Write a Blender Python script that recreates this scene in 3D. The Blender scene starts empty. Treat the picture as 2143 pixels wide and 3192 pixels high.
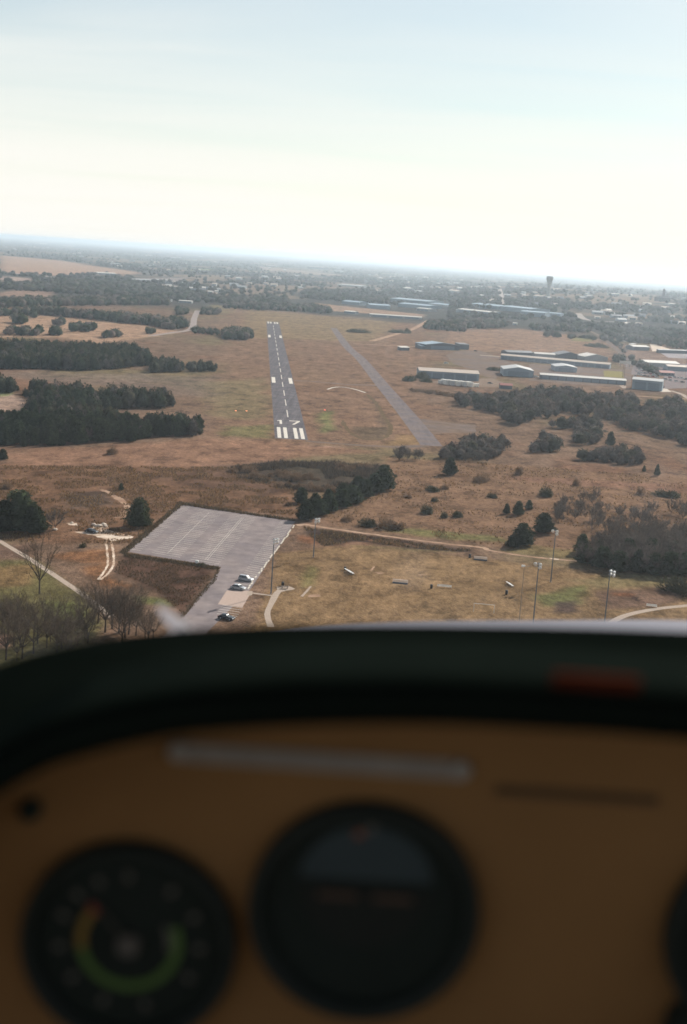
import bpy, bmesh, math, random
import numpy as np
from mathutils import Vector, Matrix

R = math.radians
rng = np.random.default_rng(7)
random.seed(7)
sc = bpy.context.scene
COL = sc.collection

# ------------------------------------------------------------------ camera
PW, PH = 2143.0, 3192.0
LENS = 45.0
FPX = LENS * PH / 36.0
CAMZ = 100.0
ROLL = R(3.76)
PITCH = math.atan(792.8 / FPX)
FWD = np.array([0, math.cos(PITCH), -math.sin(PITCH)])
UPV = np.array([0, math.sin(PITCH), math.cos(PITCH)])
XV = np.array([1.0, 0, 0])
cam = bpy.data.cameras.new('camera')
cam.sensor_fit = 'VERTICAL'; cam.sensor_height = 36.0; cam.sensor_width = 24.0
cam.lens = LENS; cam.clip_start = 0.03; cam.clip_end = 200000
cam.dof.use_dof = True; cam.dof.focus_distance = 700; cam.dof.aperture_fstop = 5.9
cam.dof.aperture_blades = 0
camo = bpy.data.objects.new('camera', cam); COL.objects.link(camo)
_r = math.cos(ROLL) * XV + math.sin(ROLL) * UPV
_u = -math.sin(ROLL) * XV + math.cos(ROLL) * UPV
_b = -FWD
camo.matrix_world = Matrix(((_r[0], _u[0], _b[0], 0), (_r[1], _u[1], _b[1], 0), (_r[2], _u[2], _b[2], CAMZ), (0, 0, 0, 1)))
sc.camera = camo

# ------------------------------------------------------------------ light
SUN_EL, SUN_AZ = R(31), R(35)          # azimuth from +Y towards +X
world = bpy.data.worlds.new('World'); sc.world = world; world.use_nodes = True
wn, wl = world.node_tree.nodes, world.node_tree.links
bg = wn['Background']
sky = wn.new('ShaderNodeTexSky'); sky.sky_type = 'NISHITA'; sky.sun_disc = False
sky.sun_elevation = SUN_EL; sky.sun_rotation = SUN_AZ
sky.altitude = 200; sky.air_density = 1.0; sky.dust_density = 0.5; sky.ozone_density = 1.0
# thin high cirrus streaks over the whole dome
wtc = wn.new('ShaderNodeTexCoord')
wsep = wn.new('ShaderNodeSeparateXYZ'); wl.new(wtc.outputs['Generated'], wsep.inputs[0])
wadd = wn.new('ShaderNodeMath'); wadd.operation = 'ADD'; wadd.inputs[1].default_value = 0.10; wl.new(wsep.outputs['Z'], wadd.inputs[0])
wmx = wn.new('ShaderNodeMath'); wmx.operation = 'MAXIMUM'; wmx.inputs[1].default_value = 0.03; wl.new(wadd.outputs[0], wmx.inputs[0])
wdx = wn.new('ShaderNodeMath'); wdx.operation = 'DIVIDE'; wl.new(wsep.outputs['X'], wdx.inputs[0]); wl.new(wmx.outputs[0], wdx.inputs[1])
wdy = wn.new('ShaderNodeMath'); wdy.operation = 'DIVIDE'; wl.new(wsep.outputs['Y'], wdy.inputs[0]); wl.new(wmx.outputs[0], wdy.inputs[1])
wcomb = wn.new('ShaderNodeCombineXYZ'); wl.new(wdx.outputs[0], wcomb.inputs[0]); wl.new(wdy.outputs[0], wcomb.inputs[1])
wmap = wn.new('ShaderNodeMapping'); wmap.inputs['Rotation'].default_value = (0, 0, R(12)); wmap.inputs['Scale'].default_value = (0.35, 1.25, 1); wmap.inputs['Location'].default_value = (2.3, 0.75, 0)
wl.new(wcomb.outputs[0], wmap.inputs[0])
wno = wn.new('ShaderNodeTexNoise'); wno.inputs['Scale'].default_value = 1.0; wno.inputs['Detail'].default_value = 7; wno.inputs['Roughness'].default_value = 0.52; wno.inputs['Distortion'].default_value = 0.6
wl.new(wmap.outputs[0], wno.inputs['Vector'])
wramp = wn.new('ShaderNodeMapRange'); wramp.inputs['From Min'].default_value = 0.32; wramp.inputs['From Max'].default_value = 0.72; wramp.inputs['To Min'].default_value = 0.055; wramp.inputs['To Max'].default_value = 0.15
wl.new(wno.outputs['Fac'], wramp.inputs['Value'])
wz = wn.new('ShaderNodeMath'); wz.operation = 'MAXIMUM'; wz.inputs[1].default_value = 0.02; wl.new(wsep.outputs['Z'], wz.inputs[0])
wod = wn.new('ShaderNodeMath'); wod.operation = 'DIVIDE'; wl.new(wramp.outputs[0], wod.inputs[0]); wl.new(wz.outputs[0], wod.inputs[1])
wng = wn.new('ShaderNodeMath'); wng.operation = 'MULTIPLY'; wng.inputs[1].default_value = -1; wl.new(wod.outputs[0], wng.inputs[0])
wex = wn.new('ShaderNodeMath'); wex.operation = 'EXPONENT'; wl.new(wng.outputs[0], wex.inputs[0])
wfa = wn.new('ShaderNodeMath'); wfa.operation = 'SUBTRACT'; wfa.inputs[0].default_value = 1; wl.new(wex.outputs[0], wfa.inputs[1])
wmix = wn.new('ShaderNodeMix'); wmix.data_type = 'RGBA'
wmix.inputs['B'].default_value = (10.9, 10.6, 10.0, 1)
wl.new(wfa.outputs[0], wmix.inputs['Factor']); wtin = wn.new('ShaderNodeVectorMath'); wtin.operation = 'MULTIPLY'; wtin.inputs[1].default_value = (1.05, 1.12, 1.06); wl.new(sky.outputs[0], wtin.inputs[0]); wl.new(wtin.outputs[0], wmix.inputs['A'])
wl.new(wmix.outputs['Result'], bg.inputs['Color'])
bg.inputs['Strength'].default_value = 0.066

sd = bpy.data.lights.new('sun', 'SUN'); sd.energy = 5.0; sd.angle = R(0.53); sd.color = (1.0, 0.94, 0.86)
so = bpy.data.objects.new('sun', sd); COL.objects.link(so)
SUNV = Vector((math.sin(SUN_AZ) * math.cos(SUN_EL), math.cos(SUN_AZ) * math.cos(SUN_EL), math.sin(SUN_EL)))
so.rotation_euler = SUNV.to_track_quat('Z', 'Y').to_euler()
so.location = (0, 0, 300)

vs = sc.view_settings
vs.view_transform = 'Standard'; vs.look = 'None'; vs.exposure = 0.55; vs.gamma = 1.0; vs.use_curve_mapping = False
sc.render.engine = 'CYCLES'
cy = sc.cycles
cy.use_denoising = True; cy.denoiser = 'OPENIMAGEDENOISE'; cy.denoising_input_passes = 'RGB_ALBEDO_NORMAL'; cy.denoising_prefilter = 'ACCURATE'; cy.filter_width = 1.65; cy.pixel_filter_type = 'BLACKMAN_HARRIS'
cy.max_bounces = 6; cy.diffuse_bounces = 2; cy.glossy_bounces = 2; cy.transmission_bounces = 2; cy.transparent_max_bounces = 12; cy.volume_bounces = 0
cy.caustics_reflective = False; cy.caustics_refractive = False
cy.sample_clamp_indirect = 4.0

# ------------------------------------------------------------------ terrain + unprojection
def sst(a, b, v):
    t = np.clip((np.asarray(v, float) - a) / (b - a), 0, 1)
    return t * t * (3 - 2 * t)
def hz(x, y):
    """gentle rise under the town on the right; flat elsewhere"""
    x = np.asarray(x, float); y = np.asarray(y, float)
    q = x / np.maximum(y, 50.0)
    return 30.0 * sst(2000, 4200, y) * sst(0.03, 0.16, q) * (1 - sst(5500, 12000, y))

def ray(x, y):
    a = x - PW / 2; b = y - PH / 2
    a2 = a * math.cos(ROLL) + b * math.sin(ROLL); b2 = -a * math.sin(ROLL) + b * math.cos(ROLL)
    return a2 * XV + FPX * FWD - b2 * UPV
def G(x, y):
    """ground point that the photo pixel (x, y) looks at"""
    r = ray(x, y)
    if r[2] > -8: r = r * 1.0; r[2] = -8
    t = -CAMZ / r[2]
    if r[1] * t > 1500:
        lo, hi = 0.0, t
        ts = np.linspace(0.3 * t, t, 60)
        h = CAMZ + r[2] * ts - hz(r[0] * ts, r[1] * ts)
        k = np.argmax(h <= 0) if (h <= 0).any() else 59
        hi = ts[k]; lo = ts[max(k - 1, 0)]
        for _ in range(20):
            m = (lo + hi) / 2
            if CAMZ + r[2] * m - float(hz(r[0] * m, r[1] * m)) > 0: lo = m
            else: hi = m
        t = hi
    return np.array([r[0] * t, r[1] * t, max(CAMZ + r[2] * t, 0.0)])
def PY(x, y, Y):
    """point at depth Y (metres ahead) on the sight line through a pixel"""
    r = ray(x, y); t = Y / r[1]
    return np.array([r[0] * t, Y, CAMZ + r[2] * t])
S = 750 / 1568.0
FR = dict(A1=(0, 700, S), A2=(700, 750, S), A3=(1393, 800, S), A4=(0, 1050, S), A5=(700, 1100, S), A6=(1393, 1150, S), N1=(0, 1400, S), N2=(350, 1500, S),
          N3=(850, 1500, 650 / 1568.0), N4=(1393, 1450, S), K1=(1230, 1020, 450 / 1568.0), K2=(1650, 1020, 493 / 1568.0), K3=(780, 1580, 220 / 1352.0),
          K4=(0, 1700, 500 / 1568.0), K5=(1550, 1600, 593 / 1568.0), D=(0, 0, 2143 / 1568.0))
def px(f, x, y):
    o = FR[f]; return o[0] + x * o[2], o[1] + y * o[2]
def g(f, x, y): return G(*px(f, x, y))
def gl(f, pts): return [g(f, x, y) for x, y in pts]

# ------------------------------------------------------------------ materials
def _n(nt, t): return nt.nodes.new(t)
MATS = {}
def pm(name, col, rough=0.85, var=0.12, scale=2.0, metal=0.0, bump=0.0, bscale=None, spec=0.3, attr=None, coord='Object', hue=None, emit=0.0, stretch=None):
    """principled material with a two-octave procedural colour variation (and optional bump)"""
    if name in MATS: return MATS[name]
    m = bpy.data.materials.new(name); m.use_nodes = True; nt = m.node_tree; L = nt.links
    b = nt.nodes['Principled BSDF']
    b.inputs['Roughness'].default_value = rough; b.inputs['Metallic'].default_value = metal; b.inputs['Specular IOR Level'].default_value = spec
    tc = _n(nt, 'ShaderNodeTexCoord')
    n1 = _n(nt, 'ShaderNodeTexNoise'); n1.inputs['Scale'].default_value = scale; n1.inputs['Detail'].default_value = 5; n1.inputs['Roughness'].default_value = 0.6
    if stretch:
        mp_ = _n(nt, 'ShaderNodeMapping'); mp_.inputs['Scale'].default_value = stretch; mp_.inputs['Rotation'].default_value = (0, 0, R(-4.3)); L.new(tc.outputs[coord], mp_.inputs[0]); L.new(mp_.outputs[0], n1.inputs['Vector'])
    else: L.new(tc.outputs[coord], n1.inputs['Vector'])
    mr = _n(nt, 'ShaderNodeMapRange'); mr.inputs['From Min'].default_value = 0.25; mr.inputs['From Max'].default_value = 0.75
    mr.inputs['To Min'].default_value = 1 - var; mr.inputs['To Max'].default_value = 1 + var
    L.new(n1.outputs['Fac'], mr.inputs['Value'])
    mul = _n(nt, 'ShaderNodeVectorMath'); mul.operation = 'SCALE'
    if attr:
        at = _n(nt, 'ShaderNodeAttribute'); at.attribute_name = attr; L.new(at.outputs['Color'], mul.inputs[0])
    elif hue:
        mx = _n(nt, 'ShaderNodeMix'); mx.data_type = 'RGBA'
        n2 = _n(nt, 'ShaderNodeTexNoise'); n2.inputs['Scale'].default_value = scale * 0.31; n2.inputs['Detail'].default_value = 3
        L.new(tc.outputs[coord], n2.inputs['Vector'])
        mr2 = _n(nt, 'ShaderNodeMapRange'); mr2.inputs['From Min'].default_value = 0.38; mr2.inputs['From Max'].default_value = 0.62
        L.new(n2.outputs['Fac'], mr2.inputs['Value']); L.new(mr2.outputs[0], mx.inputs['Factor'])
        mx.inputs['A'].default_value = (*col, 1); mx.inputs['B'].default_value = (*hue, 1)
        L.new(mx.outputs['Result'], mul.inputs[0])
    else:
        mul.inputs[0].default_value = col
    L.new(mr.outputs[0], mul.inputs['Scale']); L.new(mul.outputs[0], b.inputs['Base Color'])
    if bump:
        n3 = _n(nt, 'ShaderNodeTexNoise'); n3.inputs['Scale'].default_value = bscale or scale * 3; n3.inputs['Detail'].default_value = 4
        L.new(tc.outputs[coord], n3.inputs['Vector'])
        bp = _n(nt, 'ShaderNodeBump'); bp.inputs['Strength'].default_value = 1.0; bp.inputs['Distance'].default_value = bump
        L.new(n3.outputs['Fac'], bp.inputs['Height']); L.new(bp.outputs[0], b.inputs['Normal'])
    if emit:
        b.inputs['Emission Color'].default_value = (*col, 1); b.inputs['Emission Strength'].default_value = emit
    MATS[name] = m
    return m

def pm_matte(*a, **k):
    k['spec'] = 0.0; return pm(*a, **k)
def leafmat(name, col, trans=0.25, var=0.35, attr=None):
    """foliage: diffuse + translucent, colour varied along the crown and from tree to tree"""
    if name in MATS: return MATS[name]
    m = bpy.data.materials.new(name); m.use_nodes = True; nt = m.node_tree; L = nt.links
    for n in list(nt.nodes): nt.nodes.remove(n)
    out = _n(nt, 'ShaderNodeOutputMaterial'); d = _n(nt, 'ShaderNodeBsdfDiffuse'); t = _n(nt, 'ShaderNodeBsdfTranslucent'); mix = _n(nt, 'ShaderNodeMixShader')
    mix.inputs[0].default_value = trans
    tc = _n(nt, 'ShaderNodeTexCoord'); n1 = _n(nt, 'ShaderNodeTexNoise'); n1.inputs['Scale'].default_value = 0.9; n1.inputs['Detail'].default_value = 3
    L.new(tc.outputs['Object'], n1.inputs['Vector'])
    mr = _n(nt, 'ShaderNodeMapRange'); mr.inputs['From Min'].default_value = .3; mr.inputs['From Max'].default_value = .7; mr.inputs['To Min'].default_value = 1 - var; mr.inputs['To Max'].default_value = 1 + var
    L.new(n1.outputs['Fac'], mr.inputs['Value'])
    oi = _n(nt, 'ShaderNodeObjectInfo'); mr2 = _n(nt, 'ShaderNodeMapRange'); mr2.inputs['To Min'].default_value = .72; mr2.inputs['To Max'].default_value = 1.3
    L.new(oi.outputs['Random'], mr2.inputs['Value'])
    mm = _n(nt, 'ShaderNodeMath'); mm.operation = 'MULTIPLY'; L.new(mr.outputs[0], mm.inputs[0]); L.new(mr2.outputs[0], mm.inputs[1])
    sc_ = _n(nt, 'ShaderNodeVectorMath'); sc_.operation = 'SCALE'
    if attr:
        at = _n(nt, 'ShaderNodeAttribute'); at.attribute_name = attr; L.new(at.outputs['Color'], sc_.inputs[0])
    else: sc_.inputs[0].default_value = col
    L.new(mm.outputs[0], sc_.inputs['Scale'])
    L.new(sc_.outputs[0], d.inputs[0]); L.new(sc_.outputs[0], t.inputs[0])
    L.new(d.outputs[0], mix.inputs[1]); L.new(t.outputs[0], mix.inputs[2]); L.new(mix.outputs[0], out.inputs[0])
    MATS[name] = m
    return m

# ------------------------------------------------------------------ mesh helpers
class MB:
    def __init__(s): s.v = []; s.f = []
    def add(s, vs_, fs_):
        o = len(s.v); s.v.extend([tuple(map(float, p)) for p in vs_]); s.f.extend([tuple(i + o for i in q) for q in fs_]); return s
    def box(s, c, d, rz=0.0, taper=1.0):
        x, y, z = d[0] / 2, d[1] / 2, d[2] / 2; ca, sa = math.cos(rz), math.sin(rz); p = []
        for k in (-1, 1):
            q = taper if k > 0 else 1.0
            for (i, j) in ((-1, -1), (1, -1), (1, 1), (-1, 1)):
                a, b_ = i * x * q, j * y * q
                p.append((c[0] + a * ca - b_ * sa, c[1] + a * sa + b_ * ca, c[2] + k * z))
        return s.add(p, [(3, 2, 1, 0), (4, 5, 6, 7), (0, 1, 5, 4), (1, 2, 6, 5), (2, 3, 7, 6), (3, 0, 4, 7)])
    def tube(s, pts, rads, n=8, cap=True):
        pts = [Vector(p) for p in pts]; o = len(s.v)
        for i, p in enumerate(pts):
            d = (pts[min(i + 1, len(pts) - 1)] - pts[max(i - 1, 0)]).normalized()
            a = d.cross(Vector((0.31, 0.17, 0.93))); 
            if a.length < 1e-3: a = d.cross(Vector((1, 0, 0)))
            a.normalize(); b_ = d.cross(a)
            for k in range(n):
                t = 2 * math.pi * k / n
                q = p + (a * math.cos(t) + b_ * math.sin(t)) * rads[i]; s.v.append(tuple(q))
        for i in range(len(pts) - 1):
            for k in range(n):
                s.f.append((o + i * n + k, o + i * n + (k + 1) % n, o + (i + 1) * n + (k + 1) % n, o + (i + 1) * n + k))
        if cap:
            s.f.append(tuple(o + k for k in reversed(range(n)))); e = o + (len(pts) - 1) * n; s.f.append(tuple(e + k for k in range(n)))
        return s
    def prism(s, poly, z0, z1):
        n = len(poly); p = [(q[0], q[1], z0) for q in poly] + [(q[0], q[1], z1) for q in poly]
        return s.add(p, [tuple(range(n))[::-1], tuple(range(n, 2 * n))] + [(i, (i + 1) % n, n + (i + 1) % n, n + i) for i in range(n)])
    def mesh(s, name, mat=None, smooth=False):
        me = bpy.data.meshes.new(name); me.from_pydata(s.v, [], s.f); me.update()
        if mat: me.materials.append(mat)
        if smooth: me.polygons.foreach_set('use_smooth', [True] * len(me.polygons))
        return me
    def build(s, name, mat, parent=None, smooth=False): return link(name, s.mesh(name, mat, smooth), parent)
def link(name, data, parent=None, loc=None):
    o = bpy.data.objects.new(name, data); COL.objects.link(o)
    if parent is not None: o.parent = parent
    if loc is not None: o.location = loc
    return o
def tag(o, label=None, cat=None, group=None, kind=None):
    if label: o['label'] = label
    if cat: o['category'] = cat
    if group: o['group'] = group
    if kind: o['kind'] = kind
    return o
def thing(name, label, cat, loc, rz=0.0, group=None, scale=None):
    o = link(name, None); o.location = loc; o.rotation_euler = (0, 0, rz)
    if scale is not None: o.scale = scale if hasattr(scale, '__len__') else (scale,) * 3
    return tag(o, label, cat, group)
def copy_tree(o, parent=None):
    c = o.copy(); COL.objects.link(c); c.parent = parent
    for ch in o.children: copy_tree(ch, c)
    return c
def bevel(o, w, seg=2):
    m = o.modifiers.new('bevel', 'BEVEL'); m.width = w; m.segments = seg; m.limit_method = 'ANGLE'; return o
def npmesh(name, v, f, mat, colors=None):
    """big triangle mesh from numpy arrays"""
    me = bpy.data.meshes.new(name); nv, nf = len(v), len(f); k = f.shape[1]
    me.vertices.add(nv); me.vertices.foreach_set('co', np.asarray(v, np.float32).ravel())
    me.loops.add(nf * k); me.loops.foreach_set('vertex_index', np.asarray(f, np.int32).ravel())
    me.polygons.add(nf); me.polygons.foreach_set('loop_start', np.arange(0, nf * k, k, dtype=np.int32))
    me.update(calc_edges=True)
    if colors is not None:
        a = me.attributes.new('tint', 'FLOAT_COLOR', 'POINT')
        a.data.foreach_set('color', np.concatenate([colors, np.ones((nv, 1))], 1).astype(np.float32).ravel())
    me.materials.append(mat)
    return me
def inpoly(P, poly):
    x, y = P[:, 0], P[:, 1]; r = np.zeros(len(P), bool); n = len(poly)
    for i in range(n):
        x1, y1 = poly[i][0], poly[i][1]; x2, y2 = poly[(i + 1) % n][0], poly[(i + 1) % n][1]
        if y1 == y2: continue
        c = ((y1 > y) != (y2 > y)) & (x < (x2 - x1) * (y - y1) / (y2 - y1) + x1); r ^= c
    return r
def sdist(P, poly):
    """signed distance to polygon, negative inside"""
    d = np.full(len(P), 1e18); n = len(poly)
    for i in range(n):
        a = np.array(poly[i][:2]); b_ = np.array(poly[(i + 1) % n][:2]); e = b_ - a
        t = np.clip(((P - a) @ e) / max(e @ e, 1e-9), 0, 1); q = P - a - t[:, None] * e
        d = np.minimum(d, (q * q).sum(1))
    d = np.sqrt(d); return np.where(inpoly(P, poly), -d, d)
def vnoise(x, y, seed=0):
    def h(i, j):
        n = (i.astype(np.int64) * 374761393 + j.astype(np.int64) * 668265263 + seed * 974634777) & 0x7fffffff
        n = (n ^ (n >> 13)) * 1274126177 & 0x7fffffff
        return ((n ^ (n >> 16)) & 0xffff) / 65535.0
    xi, yi = np.floor(x), np.floor(y); fx, fy = x - xi, y - yi; fx = fx * fx * (3 - 2 * fx); fy = fy * fy * (3 - 2 * fy)
    a, b_, c, d = h(xi, yi), h(xi + 1, yi), h(xi, yi + 1), h(xi + 1, yi + 1)
    return (a * (1 - fx) + b_ * fx) * (1 - fy) + (c * (1 - fx) + d * fx) * fy
def fbm(x, y, seed=0, o=4):
    s, a, t = 0, 1.0, 0
    for k in range(o): s = s + a * vnoise(x * 2 ** k, y * 2 ** k, seed + k); t += a; a *= 0.5
    return s / t
def scatter(poly, spacing, n_try=None, seed=1, jitter=0.35):
    """points inside a world polygon on a jittered hex grid"""
    r = np.random.default_rng(seed); P = np.array([q[:2] for q in poly]); lo, hi = P.min(0), P.max(0)
    xs = np.arange(lo[0], hi[0] + spacing, spacing); ys = np.arange(lo[1], hi[1] + spacing, spacing * .866)
    X, Y = np.meshgrid(xs, ys); X = X + (np.arange(len(ys)) % 2)[:, None] * spacing / 2
    Q = np.stack([X.ravel(), Y.ravel()], 1) + r.uniform(-jitter, jitter, (X.size, 2)) * spacing
    return Q[inpoly(Q, P)]
def smooth_line(pts, n=8):
    P = [np.array(p[:2], float) for p in pts]; P = [2 * P[0] - P[1]] + P + [2 * P[-1] - P[-2]]; out = []
    for i in range(1, len(P) - 2):
        for k in range(n):
            t = k / n; a, b_, c, d = P[i - 1], P[i], P[i + 1], P[i + 2]
            out.append(.5 * ((2 * b_) + (c - a) * t + (2 * a - 5 * b_ + 4 * c - d) * t * t + (3 * b_ - a - 3 * c + d) * t ** 3))
    out.append(P[-2]); return out
def strip(name, pts, width, mat, z, parent=None, smooth=True, rough=0.0, seed=0, kind='structure', label=None):
    """a ribbon of pavement or bare earth along a polyline; rough = ragged edges in metres"""
    P = smooth_line(pts) if smooth else [np.array(p[:2], float) for p in pts]
    if rough:
        Q = []
        for a, b_ in zip(P[:-1], P[1:]):
            k = max(1, int(np.linalg.norm(b_ - a) / max(rough * 4, 1.0)))
            Q += [a + (b_ - a) * i / k for i in range(k)]
        P = Q + [P[-1]]
    r = np.random.default_rng(seed); v, f = [], []
    for i, p in enumerate(P):
        d = P[min(i + 1, len(P) - 1)] - P[max(i - 1, 0)]; d = d / max(np.linalg.norm(d), 1e-6); nrm = np.array([-d[1], d[0]])
        w = width[0] + (width[1] - width[0]) * i / (len(P) - 1) if hasattr(width, '__len__') else width
        for s_ in (1, -1):
            q = p + nrm * s_ * (w / 2 + r.uniform(-rough, rough)); v.append((q[0], q[1], float(hz(q[0], q[1])) + z))
    for i in range(len(P) - 1): f.append((2 * i, 2 * i + 1, 2 * i + 3, 2 * i + 2))
    o = MB().add(v, f).build(name, mat, parent)
    if parent is None and kind: o['kind'] = kind
    if label: o['label'] = label
    return o
def patch(name, pts, mat, z, parent=None, rough=0.0, seed=0, kind='structure', label=None):
    P = [np.array(p[:2], float) for p in pts]
    if rough:
        r = np.random.default_rng(seed); Q = []
        for a, b_ in zip(P, P[1:] + P[:1]):
            k = max(1, int(np.linalg.norm(b_ - a) / max(rough * 3, .5)))
            Q += [a + (b_ - a) * i / k + r.uniform(-rough, rough, 2) for i in range(k)]
        P = Q
    o = MB().add([(p[0], p[1], float(hz(p[0], p[1])) + z) for p in P], [tuple(range(len(P)))]).build(name, mat, parent)
    bm = bmesh.new(); bm.from_mesh(o.data); bmesh.ops.triangulate(bm, faces=bm.faces); bm.normal_update()
    for f_ in bm.faces:
        if f_.normal.z < 0: f_.normal_flip()
    bm.to_mesh(o.data); bm.free()
    if parent is None and kind: o['kind'] = kind
    if label: o['label'] = label
    return o

# ================================================================== SETTING: ground
def c8(r, g_, b_): return tuple(((v / 255.0) / 12.92 if v <= 10 else ((v / 255.0 + .055) / 1.055) ** 2.4) for v in (r, g_, b_))
DIRT = c8(190, 165, 145)
def ground():
    rows = np.concatenate([[-70000, -6000, -600, 0, 120, 200], np.geomspace(230, 3000, 420), np.geomspace(3100, 16000, 90), [20000, 28000, 40000, 70000]])
    u = np.concatenate([[-99], np.linspace(-.5, .55, 360), [99]])
    yy = np.maximum(np.abs(rows), 200)
    X = u[None, :] * yy[:, None]; X[:, 0] = -70000; X[:, -1] = 70000
    X = np.clip(X, -70000, 70000)
    Y = np.repeat(rows[:, None], len(u), 1)
    P = np.stack([X.ravel(), Y.ravel()], 1)
    Z = hz(P[:, 0], P[:, 1])
    n0 = fbm(P[:, 0] / 70, P[:, 1] / 110, 3); n1 = fbm(P[:, 0] / 14, P[:, 1] / 22, 9); n2 = fbm(P[:, 0] / 4, P[:, 1] / 5, 21, 3)
    n3 = fbm(P[:, 0] / 260, P[:, 1] / 500, 31, 4)
    C = np.array(c8(118, 94, 76))[None, :] * (0.8 + .4 * n1)[:, None]
    ol = np.array(c8(108, 100, 66)); w = sst(.5, .72, n0)[:, None] * .6; C = C * (1 - w) + ol * w
    rd = np.array(c8(128, 84, 58)); w = sst(.56, .75, fbm(P[:, 0] / 45, P[:, 1] / 60, 77))[:, None] * .4; C = C * (1 - w) + rd * w
    # far country: patchwork of winter woodland floor and pasture
    far = sst(1950, 2300, P[:, 1])[:, None]
    wood = np.array(c8(72, 70, 66)); past = np.array(c8(122, 104, 86))
    w = sst(.56, .68, n3)[:, None]; CF = wood * (1 - w) + past * w; CF = CF * (.8 + .4 * n1)[:, None]
    C = C * (1 - far) + CF * far
    def zone(f, pts, col, soft=6.0, amt=1.0, wob=None, lo=.8):
        nonlocal C
        poly = gl(f, pts) if f else pts
        d = sdist(P, poly); wob_ = soft if wob is None else wob
        d = d + (n1 - .5) * 2.4 * wob_ + (n2 - .5) * wob_
        w_ = (1 - sst(-soft, soft, d))[:, None] * amt
        c = np.array(c8(*col))[None, :] * (lo + (1 - lo) * 2 * (.55 * n1 + .45 * n2))[:, None]
        C = C * (1 - w_) + c * w_
    # --- far fields
    zone('A1', [(0, 200), (400, 235), (640, 275), (900, 310), (900, 325), (640, 318), (360, 335), (0, 312)], (166, 132, 108), 30, .95, 18)
    zone('A1', [(0, 335), (200, 352), (210, 375), (0, 362)], (160, 138, 126), 10)
    zone('A1', [(0, 440), (380, 395), (760, 400), (1040, 422), (1040, 440), (380, 425), (330, 470), (0, 470)], (142, 116, 100), 12)
    zone('A1', [(-60, 600), (280, 590), (600, 628), (960, 662), (1180, 700), (1000, 728), (640, 780), (400, 735), (-60, 735)], (160, 128, 102), 8)
    zone('A1', [(870, 350), (1220, 345), (1180, 375), (880, 372)], (135, 125, 122), 10)
    zone('A1', [(640, 335), (550, 350), (760, 345)], (165, 150, 140), 8)
    zone('A2', [(590, 405), (760, 425), (1300, 480), (1290, 500), (640, 455)], (150, 122, 100), 8)
    zone('A2', [(200, 165), (700, 215), (900, 240), (600, 225), (260, 195)], (150, 128, 112), 25, .8)
    zone('A1', [(1380, 520), (1568, 540), (1568, 580), (1400, 575)], (122, 110, 80), 10)
    zone('A1', [(1220, 285), (1460, 290), (1460, 302), (1230, 300)], (112, 118, 78), 16)
    zone('A3', [(0, 480), (480, 470), (860, 520), (1000, 530), (1060, 620), (900, 640), (400, 612), (200, 625), (0, 590)], (138, 108, 86), 10)
    zone('A3', [(800, 520), (960, 530), (960, 555), (820, 550)], (122, 116, 70), 6)
    zone('A3', [(1130, 600), (1390, 640), (1568, 660), (1568, 700), (1260, 680), (1150, 640)], (130, 106, 92), 6)
    # --- airport strip
    zone('D', [(520, 700), (960, 740), (1000, 790), (960, 900), (1040, 1010), (640, 1030), (470, 1000), (500, 850)], (126, 97, 76), 14, .85)
    zone('D', [(560, 705), (900, 735), (860, 780), (560, 770)], (132, 112, 78), 14, .7)
    zone('A5', [(100, 480), (320, 470), (320, 560), (0, 540), (0, 470)], (112, 108, 66), 5, .8)
    zone('A5', [(600, 400), (700, 380), (720, 500), (640, 520)], (104, 112, 62), 4, .8)
    zone('A5', [(820, 480), (1080, 490), (1040, 570), (900, 565)], (88, 78, 60), 3, .6)
    zone('A5', [(940, 290), (1000, 330), (1090, 490), (1040, 560), (1000, 400)], (95, 82, 66), 3, .6)
    zone('A5', [(1100, 530), (1280, 540), (1290, 600), (1060, 600)], (140, 112, 72), 4, .7)
    zone('A5', [(400, 590), (700, 605), (780, 612), (600, 622), (420, 608)], (166, 140, 122), 3, .8)
    zone('D', [(470, 870), (600, 860), (620, 960), (480, 950)], (120, 108, 76), 10, .7)
    zone('D', [(300, 850), (500, 860), (480, 905), (380, 900)], (116, 102, 92), 16, .5)
    zone('A4', [(0, 225), (560, 232), (800, 240), (1000, 260), (900, 340), (300, 300), (0, 250)], (118, 102, 92), 14, .55)
    zone('A4', [(-80, 380), (90, 375), (160, 420), (90, 540), (-80, 540)], (158, 132, 116), 3, .95)
    zone('A4', [(-80, 360), (90, 362), (60, 385), (-80, 395)], (124, 128, 84), 2, .9)
    zone('A4', [(640, 480), (740, 478), (740, 500), (640, 500)], (160, 128, 108), 3)
    # --- middle ground below the threshold
    zone('D', [(0, 1035), (470, 1000), (700, 1012), (870, 1030), (520, 1060), (300, 1085), (0, 1080)], (134, 100, 78), 5, .9)
    zone('D', [(0, 1060), (520, 1065), (700, 1110), (690, 1180), (420, 1150), (300, 1240), (150, 1240), (0, 1230)], (114, 84, 62), 5, .95, lo=.6)
    zone('D', [(140, 1125), (240, 1120), (260, 1150), (160, 1160)], (84, 70, 60), 3, .8)
    zone('D', [(300, 1085), (530, 1060), (690, 1100), (640, 1130), (420, 1105)], (98, 74, 60), 4, .7, lo=.6)
    zone('D', [(880, 1040), (1568, 1090), (1568, 1180), (1320, 1270), (700, 1190), (760, 1170), (880, 1110)], (124, 95, 72), 5, .95)
    zone('D', [(1160, 1085), (1568, 1105), (1568, 1125), (1160, 1095)], (128, 93, 74), 3, .7)
    zone('N4', [(0, 430), (330, 470), (400, 500), (0, 480), (-380, 430), (-380, 400)], (108, 108, 62), 2.5, .8)
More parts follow.
